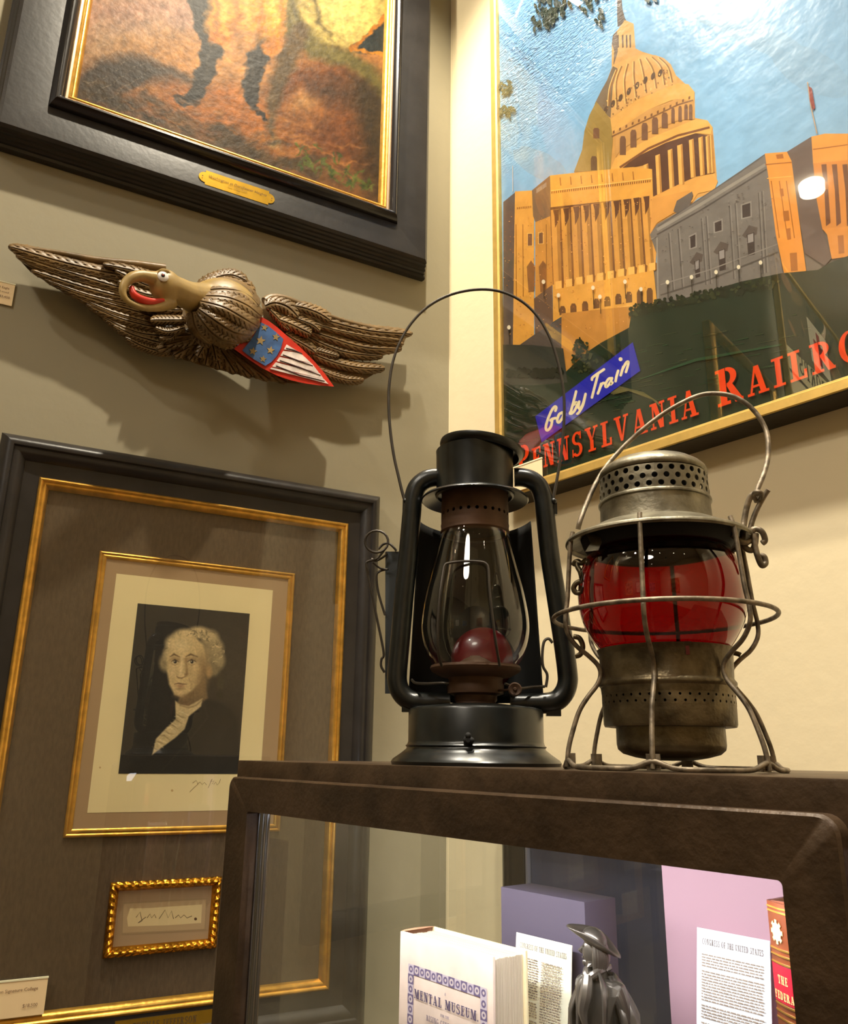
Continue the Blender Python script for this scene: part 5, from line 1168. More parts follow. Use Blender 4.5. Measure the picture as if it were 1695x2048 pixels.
# body as one skinned figure: pelvis root, legs, torso, arms, neck, head
hz = sp(1197, 1905).z                                # head centre height
H = (hz - Z0 - .012) / .93                            # standing height from the small plinth
def bp(fx, fy, fz): return base_c + Vector((fx * H * .8, fy * H, .012 + fz * H))
V_ = [bp(0, 0, .52), bp(.0, .0, .62), bp(.01, -.01, .76), bp(.0, 0, .83), bp(-.012, -.01, .885), bp(-.02, -.015, .93), bp(-.02, -.015, .985),
      bp(-.12, 0, .80), bp(-.15, .01, .66), bp(-.13, -.03, .54), bp(.13, 0, .80), bp(.16, .02, .66), bp(.12, -.06, .56),
      bp(-.06, 0, .48), bp(-.07, -.03, .28), bp(-.07, 0, .07), bp(-.09, -.06, .02), bp(.06, 0, .48), bp(.08, .02, .28), bp(.08, .03, .07), bp(.10, -.03, .02), bp(-.11, -.045, .49), bp(.09, -.09, .53)]
Eg = [(0, 1), (1, 2), (2, 3), (3, 4), (4, 5), (5, 6), (2, 7), (7, 8), (8, 9), (9, 21), (2, 10), (10, 11), (11, 12), (12, 22), (0, 13), (13, 14), (14, 15), (15, 16), (0, 17), (17, 18), (18, 19), (19, 20)]
Rr = [.075, .078, .085, .045, .040, .052, .042, .045, .038, .026, .045, .038, .026, .058, .042, .030, .022, .058, .042, .030, .022, .020, .020]
me = bpy.data.meshes.new('body'); me.from_pydata([v - base_c for v in V_], Eg, []); ob = bpy.data.objects.new('body', me); S.collection.objects.link(ob)
sk = ob.modifiers.new('skin', 'SKIN'); lay_ = me.skin_vertices[0] if len(me.skin_vertices) else None
if lay_ is None:
    bm_ = bmesh.new(); bm_.from_mesh(me); bm_.verts.layers.skin.verify(); bm_.to_mesh(me); bm_.free(); lay_ = me.skin_vertices[0]
for i, r in enumerate(Rr): lay_.data[i].radius = (r * H, r * H * .85); lay_.data[i].use_root = (i == 0)
ss = ob.modifiers.new('subdivision', 'SUBSURF'); ss.levels = 2; ss.render_levels = 2
ob.parent = stt; me.materials.append(BZ)
# face: nose, brow, chin on the head turned left
fc = bp(-.02, -.015, .935)
mb = MB(); U_ = Vector((-.84, -.54, 0)).normalized(); Vv = Vector((-.54, .84, 0)).normalized(); Zz = Vector((0, 0, 1))
mb.ball(fc, (.050 * H, .044 * H, .060 * H), 0, 24, 16, (U_, Vv, Zz))
mb.tube([fc + U_ * .044 * H + Zz * .018 * H, fc + U_ * .062 * H - Zz * .002 * H, fc + U_ * .050 * H - Zz * .008 * H], [.005 * H, .009 * H, .007 * H], 8)
mb.ball(fc + U_ * .036 * H - Zz * .046 * H, .016 * H, 0, 12, 8)
for sgn in (-1, 1): mb.tube([fc + U_ * .040 * H + Vv * sgn * .006 * H + Zz * .024 * H, fc + U_ * .040 * H + Vv * sgn * .024 * H + Zz * .020 * H], .005 * H, 6)
mb.tube([fc + U_ * .046 * H - Vv * .012 * H - Zz * .026 * H, fc + U_ * .049 * H - Zz * .026 * H, fc + U_ * .046 * H + Vv * .012 * H - Zz * .026 * H], .0045 * H, 6)
mb.build('face', BZ, stt)
mb = MB()   # long hair and queue
for k in range(14):
    a_ = 1.75 + k * .21; d_ = U_ * math.cos(a_) + Vv * math.sin(a_)
    mb.tube(smooth_path([fc + d_ * .046 * H + Zz * .03 * H, fc + d_ * .056 * H - Zz * .02 * H, fc + d_ * .046 * H - Zz * .065 * H, fc + d_ * .050 * H - Zz * .105 * H], 4), interp([.012 * H, .014 * H, .012 * H, .004 * H], 4), 8)
mb.build('hair', BZ, stt)
mb = MB()   # cocked hat
hc = fc + Zz * .040 * H; hx = (U_ * .90 + Zz * .44).normalized(); hy = Vv; hzv = (-U_ * .44 + Zz * .90).normalized()
mb.ball(hc + hzv * .012 * H, (.050 * H, .046 * H, .036 * H), 0, 24, 12, (hx, hy, hzv))
def hat(i, j):
    a_ = 2 * math.pi * i / 48; t = j / 6; r = (.044 + .050 * t) * H; lift = (-.012 * t + t * t * (.030 + .016 * math.cos(2 * a_ + math.pi))) * H
    ex = 1 + .34 * math.cos(a_) ** 2
    return hc + hx * (r * math.cos(a_) * ex) + hy * (r * math.sin(a_)) + hzv * (lift)
mb.grid(hat, 48, 7, 0, True, wrapu=True); ht = mb.build('cocked_hat', BZ, stt); so = ht.modifiers.new('thick', 'SOLIDIFY'); so.thickness = .006 * H
mb = MB()   # open long coat with collar and folds
def coat(i, j):
    a_ = math.radians(-62 + 304 * i / 60 - 90 + 29 * 0) ; a_ = math.radians(-22 + 262 * i / 60); t = j / 24
    z = .845 - .70 * t; r = (.042 + .072 * min(1, t * 5) ** .8 + .05 * max(0, t - .3)) * (1 + .13 * math.sin(8 * a_ + 3 * t) * (.25 + t) + .05 * math.sin(17 * a_ - 2 * t))
    return bp(r * math.cos(a_) * 1.62, r * math.sin(a_) * 1.0 + .01, z)
mb.grid(coat, 61, 25, 0, True); ct = mb.build('coat', BZ, stt); so = ct.modifiers.new('thick', 'SOLIDIFY'); so.thickness = .010 * H
mb = MB()
for sgn in (-1, 1): mb.tube(smooth_path([bp(.02 + sgn * .03, -.05, .86), bp(.03 + sgn * .085, -.085, .81), bp(.035 + sgn * .09, -.10, .70), bp(.03 + sgn * .09, -.11, .55)], 5), interp([.012 * H, .024 * H, .018 * H, .010 * H], 5), 8, flat=.5)
mb.tube(smooth_path([bp(-.035, -.05, .865), bp(0, -.075, .845), bp(.035, -.05, .865), bp(.02, .04, .87), bp(-.02, .04, .87)], 5, True), .016 * H, 8, closed=True)
mb.tube(smooth_path([bp(0, -.08, .85), bp(.012, -.105, .79), bp(-.008, -.11, .72), bp(.01, -.11, .66)], 5), interp([.022 * H, .028 * H, .022 * H, .008 * H], 5), 8)
mb.build('lapels_and_cravat', BZ, stt)
for sgn, hnd in ((-1, V_[21]), (1, V_[22])):      # hands: palm, four fingers and a thumb
    mb = MB(); dn = (hnd - (V_[9] if sgn < 0 else V_[12])).normalized(); sd = dn.cross(Vector((0, -1, 0))).normalized()
    mb.ball(hnd + dn * .012 * H, (.017 * H, .010 * H, .022 * H), 0, 12, 8, (sd, Vector((0, 1, 0)), dn))
    for q in range(4):
        b0 = hnd + dn * .026 * H + sd * (q - 1.5) * .009 * H; mb.tube([b0, b0 + dn * .014 * H, b0 + dn * (.026 + .003 * (q % 3)) * H + Vector((0, .006 * H, 0))], [.0052 * H, .0048 * H, .0036 * H], 8)
    mb.tube([hnd + sd * .014 * H, hnd + sd * .024 * H + dn * .012 * H, hnd + sd * .022 * H + dn * .024 * H], [.006 * H, .0055 * H, .004 * H], 8)
    mb.build('hand', BZ, stt)
mb = MB(); mb.lathe(base_c, [(0, 0), (.038, 0), (.040, .002), (.038, .006), (.036, .010), (.034, .0125), (0, .0125)], 40); mb.build('plinth', BZ, stt)

# ================================================================== lanterns standing on the case
ZT = ztop
def axis_at(px_, depth):
    """ground point on the case top seen at pixel column px_, at a given distance along the level view direction"""
    lat = (px_ - CX) / 1711.0 * depth
    fw = Vector((F2.x, F2.y, 0)).normalized(); rt = Vector((fw.y, -fw.x, 0))
    p = EYE + fw * depth + rt * lat; return Vector((p.x, p.y, ZT))
class Lan:
    """local frame of a lantern: e1 = to the right as seen, e2 = towards the viewer"""
    def __init__(s, px_, depth):
        s.c = axis_at(px_, depth); v = (s.c - EYE); v.z = 0; s.e2 = -v.normalized(); s.e1 = Vector((-s.e2.y, s.e2.x, 0)) * 1
        if s.e1.dot(R2) < 0: s.e1 = -s.e1
    def pt(s, x, y, d=0.0):
        """world point on the upright plane through the axis (shifted d towards the viewer)"""
        return hit(x, y, s.e2, s.e2.dot(s.c) + d)
    def z(s, x, y): return s.pt(x, y).z
    def k(s, x, y): return zdep(s.pt(x, y)) / FPX
    def prof(s, L_):
        """[(radius px, x px of axis, y px)] -> lathe profile (radius, height above the case top)"""
        return [(r * s.k(x, y), s.z(x, y) - ZT) for r, x, y in L_]
    def loc(s, a, b, h): return s.c + s.e1 * a + s.e2 * b + Vector((0, 0, h))
    def proff(s, L_):
        """the same for heights read at the front of the round body (nearest the viewer)"""
        out = []
        for r, x, y in L_:
            rm = r * s.k(x, y); out.append((rm, s.pt(x, y, rm).z - ZT))
        return out
    def rpx(s, x, y):
        """signed distance from the axis of the pixel, on the axis plane"""
        return (s.pt(x, y) - s.c).dot(s.e1)
def perforated(mb, c, r0, r1, h0, h1, rows, ncol, rad, mat=0, a_off=0.0):
    """sheet-metal band with real round holes: cells with a 12-gon opening each"""
    dh = (h1 - h0) / rows; da = 2 * math.pi / ncol
    for j in range(rows):
        for i in range(ncol):
            ac = (i + .5 * (j % 2)) * da + a_off; hc = h0 + (j + .5) * dh; rm_ = r0 + (r1 - r0) * (j + .5) / rows
            N_ = 16; vs = []
            for k in range(N_):
                t = 2 * math.pi * k / N_ + math.pi / 4; cx_, cy_ = math.cos(t), math.sin(t); m_ = max(abs(cx_), abs(cy_))
                ho = hc + cy_ / m_ * dh / 2; ao = ac + cx_ / m_ * da / 2; rr = r0 + (r1 - r0) * (ho - h0) / (h1 - h0)
                vs.append((c[0] + rr * math.cos(ao), c[1] + rr * math.sin(ao), c[2] + ho))
                hi = hc + rad * cy_; ai = ac + rad / rm_ * cx_; vs.append((c[0] + rm_ * math.cos(ai), c[1] + rm_ * math.sin(ai), c[2] + hi))
                vs.append((c[0] + (rm_ - .0012) * math.cos(ai), c[1] + (rm_ - .0012) * math.sin(ai), c[2] + hi))
            fs = []
            for k in range(N_):
                a, b = 3 * k, 3 * ((k + 1) % N_); fs += [(a, b, b + 1, a + 1), (a + 1, b + 1, b + 2, a + 2)]
            mb.add(vs, fs, mat, None, False)

# ---------------------------------------------------------------- tall black barn lantern
B = Lan(958, .82)
blk = thing('barn_lantern', B.c, 'tall black barn lantern with clear glass globe, left on the case top', 'lantern')
LB = M['lantern_black']
mb = MB(); P = B.prof([(168, 958, 1530), (170, 958, 1526), (166, 958, 1519), (150, 958, 1508), (139, 958, 1499), (138, 958, 1496), (141, 958, 1493), (137, 958, 1490), (135, 958, 1484), (134, 958, 1424), (131, 958, 1419), (120, 958, 1416), (60, 958, 1409), (0, 958, 1408)])
P[0] = (P[0][0], 0.0); P[1] = (P[1][0], .003); P.insert(0, (0, 0.0)); mb.lathe(B.c, P, 96)
tank = mb.build('fuel_tank', LB, blk, sharp=40)
mb = MB(); q = B.pt(937, 1483) + B.e2 * (134 * B.k(937, 1483) * .98); mb.lathe(q, [(0, 0), (.0045, 0), (.0045, .003), (.0035, .004), (.002, .008), (0, .008)], 16, axis=B.e2); mb.ball(q + Vector((0, 0, .004)) + B.e2 * .006, .0028, 0, 10, 8); mb.ball(q + B.e1 * .003 + B.e2 * .006, .0026, 0, 10, 8)
mb.build('filler_cap', M['black_inside'], tank if False else blk)
# burner and plate
mb = MB(); mb.lathe(B.c, B.prof([(0, 960, 1420), (40, 960, 1420), (42, 960, 1408), (40, 960, 1405), (43, 960, 1400), (43, 960, 1392), (56, 960, 1388), (57, 960, 1372), (54, 960, 1366), (54, 960, 1360), (58, 960, 1352), (30, 960, 1350), (0, 960, 1350)]), 64); mb.build('burner', M['lantern_rust'], blk, sharp=40)
mb = MB(); mb.lathe(B.c, B.prof([(50, 961, 1358), (70, 961, 1354), (88, 961, 1344), (91, 961, 1338), (89, 961, 1333), (82, 961, 1334), (60, 961, 1336), (0, 961, 1336)]), 72); mb.build('globe_plate', M['lantern_rust'], blk)
# globe
GP = [(63, 955, 1050), (66, 955, 1056), (66, 955, 1066), (71, 955, 1080), (79, 956, 1110), (88, 956, 1145), (97, 957, 1180), (104, 957, 1215), (108, 958, 1245), (108, 958, 1268), (104, 959, 1292), (97, 959, 1312), (88, 960, 1326), (84, 960, 1333)]
C_ = smooth_path([Vector((r, z_, 0)) for r, z_ in B.prof(GP)], 5)
mb = MB(); mb.lathe(B.c, [(p.x, p.y) for p in C_], 96); mb.build('globe', M['clear_globe'], blk, label='clear glass globe')
# wick tube and cone inside
mb = MB(); mb.lathe(B.c, B.prof([(40, 960, 1336), (34, 960, 1326), (22, 960, 1318), (12, 960, 1314), (10, 960, 1312)]), 40); mb.build('burner_cone', M['lantern_rust'], blk)
# chimney (perforated), brim, hood, tilted lid
r_ = 67 * B.k(955, 1015); yt, yb = B.pt(955, 1003, r_).z, B.pt(955, 1024, r_).z
mb = MB(); mb.lathe(B.c, B.proff([(60, 955, 1056), (66, 956, 1052), (69, 955, 1047), (67, 955, 1041), (68, 955, 1034), (67, 955, 1030), (67, 955, 1024)]), 72)
perforated(mb, B.c, r_, r_, yb - ZT, yt - ZT, 1, 26, 3.6 * B.k(955, 1012), a_off=.05)
mb.lathe(B.c, B.proff([(67, 955, 1003), (66, 955, 985), (66, 955, 950)]), 72)
mb.build('chimney', M['lantern_rust'], blk, sharp=40)
mb = MB(); mb.lathe(B.c, B.proff([(20, 955, 1058), (50, 955, 1050), (50, 955, 960)]), 32); mb.build('inner_flue', M['black_inside'], blk)
mb = MB(); mb.lathe(B.c, B.prof([(66, 955, 986), (84, 955, 994), (98, 955, 1000), (105, 955, 1004), (107, 955, 1002), (104, 955, 998), (90, 955, 993), (76, 955, 990)]), 96); mb.build('brim', LB, blk, sharp=50)
mb = MB(); mb.lathe(B.c, B.prof([(74, 955, 996), (78, 955, 994), (77, 955, 988), (76.5, 955, 950), (76.5, 957, 912), (77, 957, 905), (60, 957, 902), (0, 957, 902)]), 96); mb.build('hood', LB, blk, sharp=40)
lc = B.pt(962, 904); tilt = (Vector((0, 0, 1)) + B.e1 * .155 + B.e2 * -.03).normalized(); kk = B.k(960, 900)
mb = MB(); mb.lathe(lc, [(76 * kk, -6 * kk), (82 * kk, -2 * kk), (84.5 * kk, 4 * kk), (84 * kk, 9 * kk), (80 * kk, 11 * kk), (70 * kk, 8 * kk), (40 * kk, 12 * kk), (0, 14 * kk)], 96, axis=tilt)
mb.tube([lc + tilt * 14 * kk + B.e1 * (x * kk) + tilt * (h * kk) for x, h in ((-24, 0), (-22, 4), (-8, 5), (6, 4), (8, 0))], 1.3 * kk, 8)
mb.build('lid', LB, blk, sharp=50)
# two side tubes: hood -> down -> tank
def side(P, R_=19.5):
    C = smooth_path([B.pt(x, y) for x, y in P], 8); k = B.k(960, 1200); mb_ = MB(); mb_.tube(C, R_ * k, 24); mb_.build('side_tube', LB, blk, sharp=60)
    return C
LT = side([(884, 955), (868, 955), (850, 960), (834, 974), (826, 998), (823, 1030), (816, 1110), (807, 1200), (799, 1290), (794, 1345), (795, 1368), (803, 1387), (819, 1400), (845, 1405), (900, 1405)])
RT = side([(1028, 955), (1044, 955), (1062, 960), (1077, 973), (1086, 996), (1090, 1030), (1099, 1110), (1113, 1200), (1127, 1290), (1134, 1345), (1134, 1368), (1126, 1388), (1110, 1402), (1080, 1407), (1020, 1407)])
# seams and feet of the tubes
for C in (LT, RT):
    mb = MB(); mb.tube([p + (B.e1 * (-.0092 if C is LT else .0092)) for p in C[14:-14]], .0009, 6); mb.build('tube_seam', LB, blk)
for (x, y) in ((818, 1416), (1106, 1424)):
    mb = MB(); p = B.pt(x, y); mb.box((-.007, -.005, -.004), (.007, .005, .006), 0, (B.e1, B.e2, Vector((0, 0, 1))), p); mb.build('tube_clip', LB, blk)
# bail wire
mb = MB(); C = smooth_path([B.pt(x, y, .004) for x, y in [(811, 1004), (806, 992), (797, 955), (787, 910), (780, 860), (777, 810), (778, 770), (785, 725), (800, 683), (825, 643), (860, 610), (905, 588), (955, 579), (1000, 583), (1042, 602), (1076, 635), (1101, 680), (1118, 735), (1127, 790), (1127, 850), (1122, 905), (1114, 955), (1107, 993), (1108, 1003)]], 6)
mb.tube(C, 2.9 * B.k(958, 800), 10); mb.build('bail_handle', M['wire_dark'], blk)
for (x, y) in ((811, 1000), (1107, 1000)):
    mb = MB(); mb.ball(B.pt(x, y + 2, .004), .0032, 0, 10, 8); mb.box((-.003, -.003, -.014), (.003, .003, .002), 0, (B.e1, B.e2, Vector((0, 0, 1))), B.pt(x, y + 4)); mb.build('bail_ear', LB, blk)
# globe guard wires
def c1(x, y): return (700 + x / 2.844, 840 + y / 2.844)
def wire(name, P, r, d, mat, n=6, seg=8, lab=None):
    mb_ = MB(); C = smooth_path([B.pt(*c1(x, y), dd) for (x, y, dd) in [(p[0], p[1], p[2] if len(p) > 2 else d) for p in P]], n); mb_.tube(C, r, seg); return mb_.build(name, mat, blk, label=lab)
gd = .056
wire('globe_guard', [(520, 1400, .044), (503, 1340, .050), (497, 1240, .054), (503, 1080, .054), (515, 960, .052), (530, 860, .048), (538, 828, .047), (560, 814, .047), (650, 803, .048), (740, 806, .047), (772, 818, .047), (786, 850, .048), (792, 960, .052), (806, 1100, .054), (824, 1240, .054), (840, 1340, .050), (850, 1400, .044)], .0013, gd, M['wire_dark'])
wire('guard_cross_wire', [(352, 1478, -.01), (372, 1496, 0), (440, 1500, .02), (520, 1496, .03), (560, 1500, .03)], .0014, 0, M['wire_dark'])
wire('guard_cross_wire', [(880, 1500, .03), (960, 1526, .02), (1030, 1520, .01), (1105, 1516, 0)], .0014, 0, M['wire_dark'])
wire('side_loop_wire', [(1150, 1268), (1128, 1244), (1102, 1262), (1092, 1330), (1096, 1400), (1120, 1450), (1112, 1520)], .0014, .012, M['wire_dark'])
mb = MB(); kc = B.pt(*c1(936, 1533), .036); mb.lathe(kc, [(0, 0), (11 * kk, 0), (12 * kk, .001), (12 * kk, .003), (10 * kk, .0042), (4 * kk, .003), (2 * kk, .006), (0, .006)], 28, axis=B.e2)
mb.tube([kc, B.pt(*c1(820, 1540), .010)], .0012, 8); mb.build('wick_knob', M['lantern_rust'], blk)
# curved windshield plate behind the globe, with flanges, and the spring clip at its left
zA, zB = B.z(958, 1050), B.z(958, 1400); kb = B.k(958, 1200)
def shield_pt(i, j):
    a = math.radians(180 + 8 + 164 * i / 36); t = j / 20
    top = zA + (.008 * abs(math.cos(a)) ** 2 + .001) ; z = zB + (top - zB) * t
    R_ = (116 + 17 * (1 - t)) * kb
    return B.c + B.e1 * (R_ * math.cos(a)) + B.e2 * (R_ * .62 * math.sin(a) - .012) + Vector((0, 0, z - ZT))
mb = MB(); mb.grid(shield_pt, 37, 21, 0, True); w_ = mb.build('windshield', M['black_inside'], blk, label='curved black plate behind the globe'); so = w_.modifiers.new('thick', 'SOLIDIFY'); so.thickness = .0012
mb = MB(); f0 = [B.pt(*c1(x, y), -.022) for x, y in ((200, 748), (282, 748), (236, 1556), (198, 1556))]; f1 = [p - B.e2 * .0015 for p in f0]
mb.add(f0 + f1, [(0, 1, 2, 3), (7, 6, 5, 4)] + [(i, i + 4, (i + 1) % 4 + 4, (i + 1) % 4) for i in range(4)]); mb.build('windshield_flange', M['lantern_box'], blk, label='blue-grey flange of the rear plate')
coil = [B.pt(*c1(150 + 66 * math.cos(a), 692 + 62 * math.sin(a)), -.016 + .006 * a / 6.28) for a in [1.2 + .35 * k for k in range(34)]]
mb = MB(); mb.tube(coil, .0013, 8); mb.build('spring_coil', M['wire_dark'], blk)
wire('spring_wire', [(190, 745, -.016), (150, 790), (100, 805), (92, 830), (110, 920), (150, 1120), (190, 1320), (178, 1360), (176, 1400), (196, 1436)], .0013, -.016, M['wire_dark'])
wire('spring_wire', [(120, 790, -.02), (150, 800), (200, 770), (205, 755)], .0013, -.02, M['wire_dark'])
wire('spring_wire', [(200, 850, -.02), (165, 862), (150, 890), (160, 980), (198, 1110)], .0013, -.02, M['wire_dark'])
wire('spring_wire', [(130, 812, -.018), (170, 842), (208, 850), (215, 846)], .0011, -.018, M['wire_dark'])
wire('spring_wire', [(160, 735, -.02), (190, 706), (222, 704), (250, 728), (262, 744)], .0013, -.02, M['wire_dark'])
# red dome added low behind the globe, for the red showing through it
lzc = B.pt(966, 1318, -.046); mb = MB(); mb.lathe(lzc, [(0, .012), (.008, .0115), (.016, .0098), (.024, .0065), (.030, .0025), (.0335, -.002), (.034, -.006), (.0, -.006)], 56, axis=B.e2); mb.build('red_dome', M['dome_red'], blk, label='red dome added behind the globe')

# ---------------------------------------------------------------- red-globed railway lantern
R_ = Lan(1350, .66)
red = thing('railway_lantern', R_.c, 'grey railway lantern with ruby red globe inside a wire cage', 'lantern')
PW, PK, WP = M['pewter'], M['pewter_dark'], M['wire_pewter']
AX = lambda y: 1350 - (1535 - y) * .0705
def rp(L_): return R_.prof([(r, AX(y), y) for r, y in L_])
def rf(L_): return R_.proff([(r, AX(y), y) for r, y in L_])
mb = MB(); mb.lathe(R_.c, rf([(99, 925), (104, 921), (105, 916), (102, 910), (94, 905), (80, 901), (60, 901), (30, 906), (0, 914)]), 96); mb.build('dome_cap', PW, red, sharp=60)
mb = MB(); r0_, r1_ = 106 * R_.k(AX(972), 972), 103 * R_.k(AX(926), 926); z0_, z1_ = R_.pt(AX(972), 972, r0_).z - ZT, R_.pt(AX(925), 925, r1_).z - ZT
perforated(mb, R_.c, r0_, r1_, z0_, z1_, 3, 30, 5.6 * R_.k(AX(950), 950), a_off=.02); mb.lathe(R_.c, rf([(106, 972), (109, 974), (109, 978), (106, 980)]), 96)
mb.build('perforated_band', PW, red, sharp=60)
mb = MB(); mb.lathe(R_.c, rf([(84, 1030), (86, 922), (0, 925)]), 40); mb.build('inner_chimney', M['black_inside'], red)
mb = MB(); mb.lathe(R_.c, rf([(106, 980), (107, 1000), (108, 1018), (110, 1024)]) + rp([(122, 1056), (136, 1063), (152, 1071), (166, 1077), (176, 1080), (180, 1083), (181, 1087), (178, 1091), (174, 1089), (172, 1084), (160, 1080), (140, 1074), (112, 1066)]), 96); mb.build('brim', PW, red, sharp=40)
mb = MB(); mb.lathe(R_.c, rp([(150, 1076), (146, 1090), (138, 1104), (120, 1104), (118, 1074)]), 72); mb.build('globe_ring', M['black_inside'], red)
GP = [(118, 1094), (130, 1102), (144, 1118), (156, 1145), (162, 1175), (163, 1200), (160, 1228), (152, 1256), (140, 1280), (128, 1298), (122, 1306)]
C_ = smooth_path([Vector((a, b, 0)) for a, b in rp(GP)], 6)
mb = MB(); mb.lathe(R_.c, [(p.x, p.y) for p in C_], 96); mb.build('globe', M['red_globe'], red, label='ruby red glass globe')
# fount holder and oil pot; slot at the front right
mb = MB(); mb.lathe(R_.c, rp([(124, 1309), (130, 1300), (133, 1301), (131, 1307), (129, 1312), (128, 1360), (130, 1364), (133, 1368), (133, 1373), (130, 1377)]), 96)
zp0, zp1 = R_.z(AX(1414), 1414) - ZT, R_.z(AX(1390), 1390) - ZT; rr_ = 129 * R_.k(AX(1400), 1400)
mb.lathe(R_.c, rp([(130, 1377), (129, 1390)]), 96)
perforated(mb, R_.c, rr_, rr_, zp0, zp1, 2, 44, 2.6 * R_.k(AX(1400), 1400))
mb.lathe(R_.c, rp([(129, 1414), (129, 1450), (127, 1455), (118, 1456), (106, 1455)]), 96)
mb.build('globe_holder', PK, red, sharp=40)
mb = MB(); mb.lathe(R_.c, rp([(110, 1340), (112, 1452)]), 40); mb.build('inner_wall', M['black_inside'], red)
mb = MB(); mb.lathe(R_.c, rp([(105, 1452), (106, 1490), (104, 1500), (94, 1509), (70, 1516), (40, 1521), (0, 1522)]), 96); mb.build('oil_pot', PK, red, sharp=60)
a_ = math.asin((1376 - AX(1320)) / 129); sl = R_.c + (R_.e1 * math.sin(a_) + R_.e2 * math.cos(a_)) * (129.6 * R_.k(1340, 1320))
tdir = (R_.e1 * math.cos(a_) - R_.e2 * math.sin(a_))
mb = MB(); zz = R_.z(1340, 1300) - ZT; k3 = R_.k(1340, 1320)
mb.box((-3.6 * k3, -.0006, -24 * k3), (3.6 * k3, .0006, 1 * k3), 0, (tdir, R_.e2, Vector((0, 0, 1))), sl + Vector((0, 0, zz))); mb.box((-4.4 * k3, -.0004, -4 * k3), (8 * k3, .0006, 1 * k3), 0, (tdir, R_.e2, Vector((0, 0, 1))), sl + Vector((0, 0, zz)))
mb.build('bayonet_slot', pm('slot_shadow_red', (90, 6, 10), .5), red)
# cage: six bent uprights, middle hoop, base hoop with wavy dips, all wire
wr = 4.6 * R_.k(1340, 1240)
CP = rp([(170, 1070), (176, 1090), (183, 1140), (190, 1200), (197, 1240), (196, 1268), (180, 1295), (155, 1316), (138, 1334), (134, 1352), (142, 1372), (162, 1396), (182, 1425), (198, 1465), (209, 1500), (214, 1522)])
CP[-1] = (CP[-1][0], wr * 1.1)
for deg in (-9, 51, 111, 171, 231, 291):
    a = math.radians(deg); d_ = R_.e1 * math.sin(a) + R_.e2 * math.cos(a)
    C = smooth_path([R_.c + d_ * r + Vector((0, 0, h)) for r, h in CP], 5); mb = MB(); mb.tube(C, wr, 12); mb.build('cage_upright', WP, red)
    ft = R_.c + d_ * CP[-1][0] + Vector((0, 0, 0)); mb = MB(); mb.box((-.0045, -.0016, .001), (.0045, .0026, .012), 0, (d_.cross(Vector((0, 0, 1))), d_, Vector((0, 0, 1))), ft - d_ * .004); mb.build('foot_clip', WP, red)
hr = 215 * R_.k(1330, 1236); hh_ = R_.z(AX(1236), 1236) - ZT
mb = MB(); mb.tube([R_.c + R_.e1 * (hr * math.sin(t)) + R_.e2 * (hr * math.cos(t)) + Vector((0, 0, hh_)) for t in [2 * math.pi * k / 90 for k in range(90)]], wr, 12, closed=True); mb.build('cage_hoop', WP, red)
br_ = CP[-1][0]
def bw(t):
    k = (math.degrees(t) + 9) % 60; d_ = min(k, 60 - k); return wr * 1.05 + .005 * math.exp(-(d_ / 7) ** 2)
mb = MB(); mb.tube([R_.c + R_.e1 * ((br_ - .001 - .004 * (1 - math.cos(6 * (t + math.radians(9)))) * 0) * math.sin(t)) + R_.e2 * (br_ * math.cos(t)) + Vector((0, 0, bw(t))) for t in [2 * math.pi * k / 144 for k in range(144)]], wr, 12, closed=True); mb.build('base_hoop', WP, red)
# ties between pot and cage at the waist
def c2(x, y): return (1080 + x / 2.498, 760 + y / 2.498)
def rwire(name, P, r, mat=WP, n=6):
    C = smooth_path([R_.pt(*c2(p[0], p[1]), p[2]) for p in P], n); mb_ = MB(); mb_.tube(C, r, 12); return mb_.build(name, mat, red)
rwire('bail_handle', [(188, 745, .02), (200, 700, .02), (232, 615, .01), (275, 520, 0), (335, 425, -.01), (420, 330, -.02), (520, 240, -.02), (620, 165, -.02), (720, 108, -.02), (800, 76, -.02), (870, 68, -.02), (950, 78, -.02), (1025, 115, -.02), (1085, 175, -.02), (1122, 240, -.02), (1138, 310, -.015), (1134, 400, -.01), (1112, 480, 0), (1085, 545, .005), (1076, 595, .008)], .0021, WP, 8)
rwire('bail_hook', [(1076, 600, .008), (1066, 580, .012), (1072, 562, .016), (1095, 560, .018), (1106, 575, .014), (1095, 600, .008), (1074, 604, .004)], .0019)
rwire('bail_link', [(1140, 548, .012), (1120, 575, .010), (1085, 640, .008), (1060, 700, .008), (1048, 745, .008)], .0021)
rwire('bail_link', [(1090, 562, .014), (1052, 580, .012), (1030, 640, .010), (1016, 720, .010), (1010, 790, .012), (1025, 838, .014), (1056, 850, .014), (1072, 820, .014), (1076, 770, .012)], .0024)
rwire('latch_wire', [(1065, 745, .012), (1062, 700 + 50, .014), (1080, 745, .014), (1108, 760, .014), (1122, 800, .012), (1108, 815, .012)], .0024)
rwire('latch_wire', [(1062, 770, .016), (1072, 830, .016), (1085, 880, .016), (1105, 925, .014), (1124, 915, .012), (1118, 885, .012), (1098, 878, .012)], .0024)
rwire('latch_wire', [(960, 775, .02), (1000, 805, .02), (1030, 812, .018), (1060, 795, .014)], .0022)
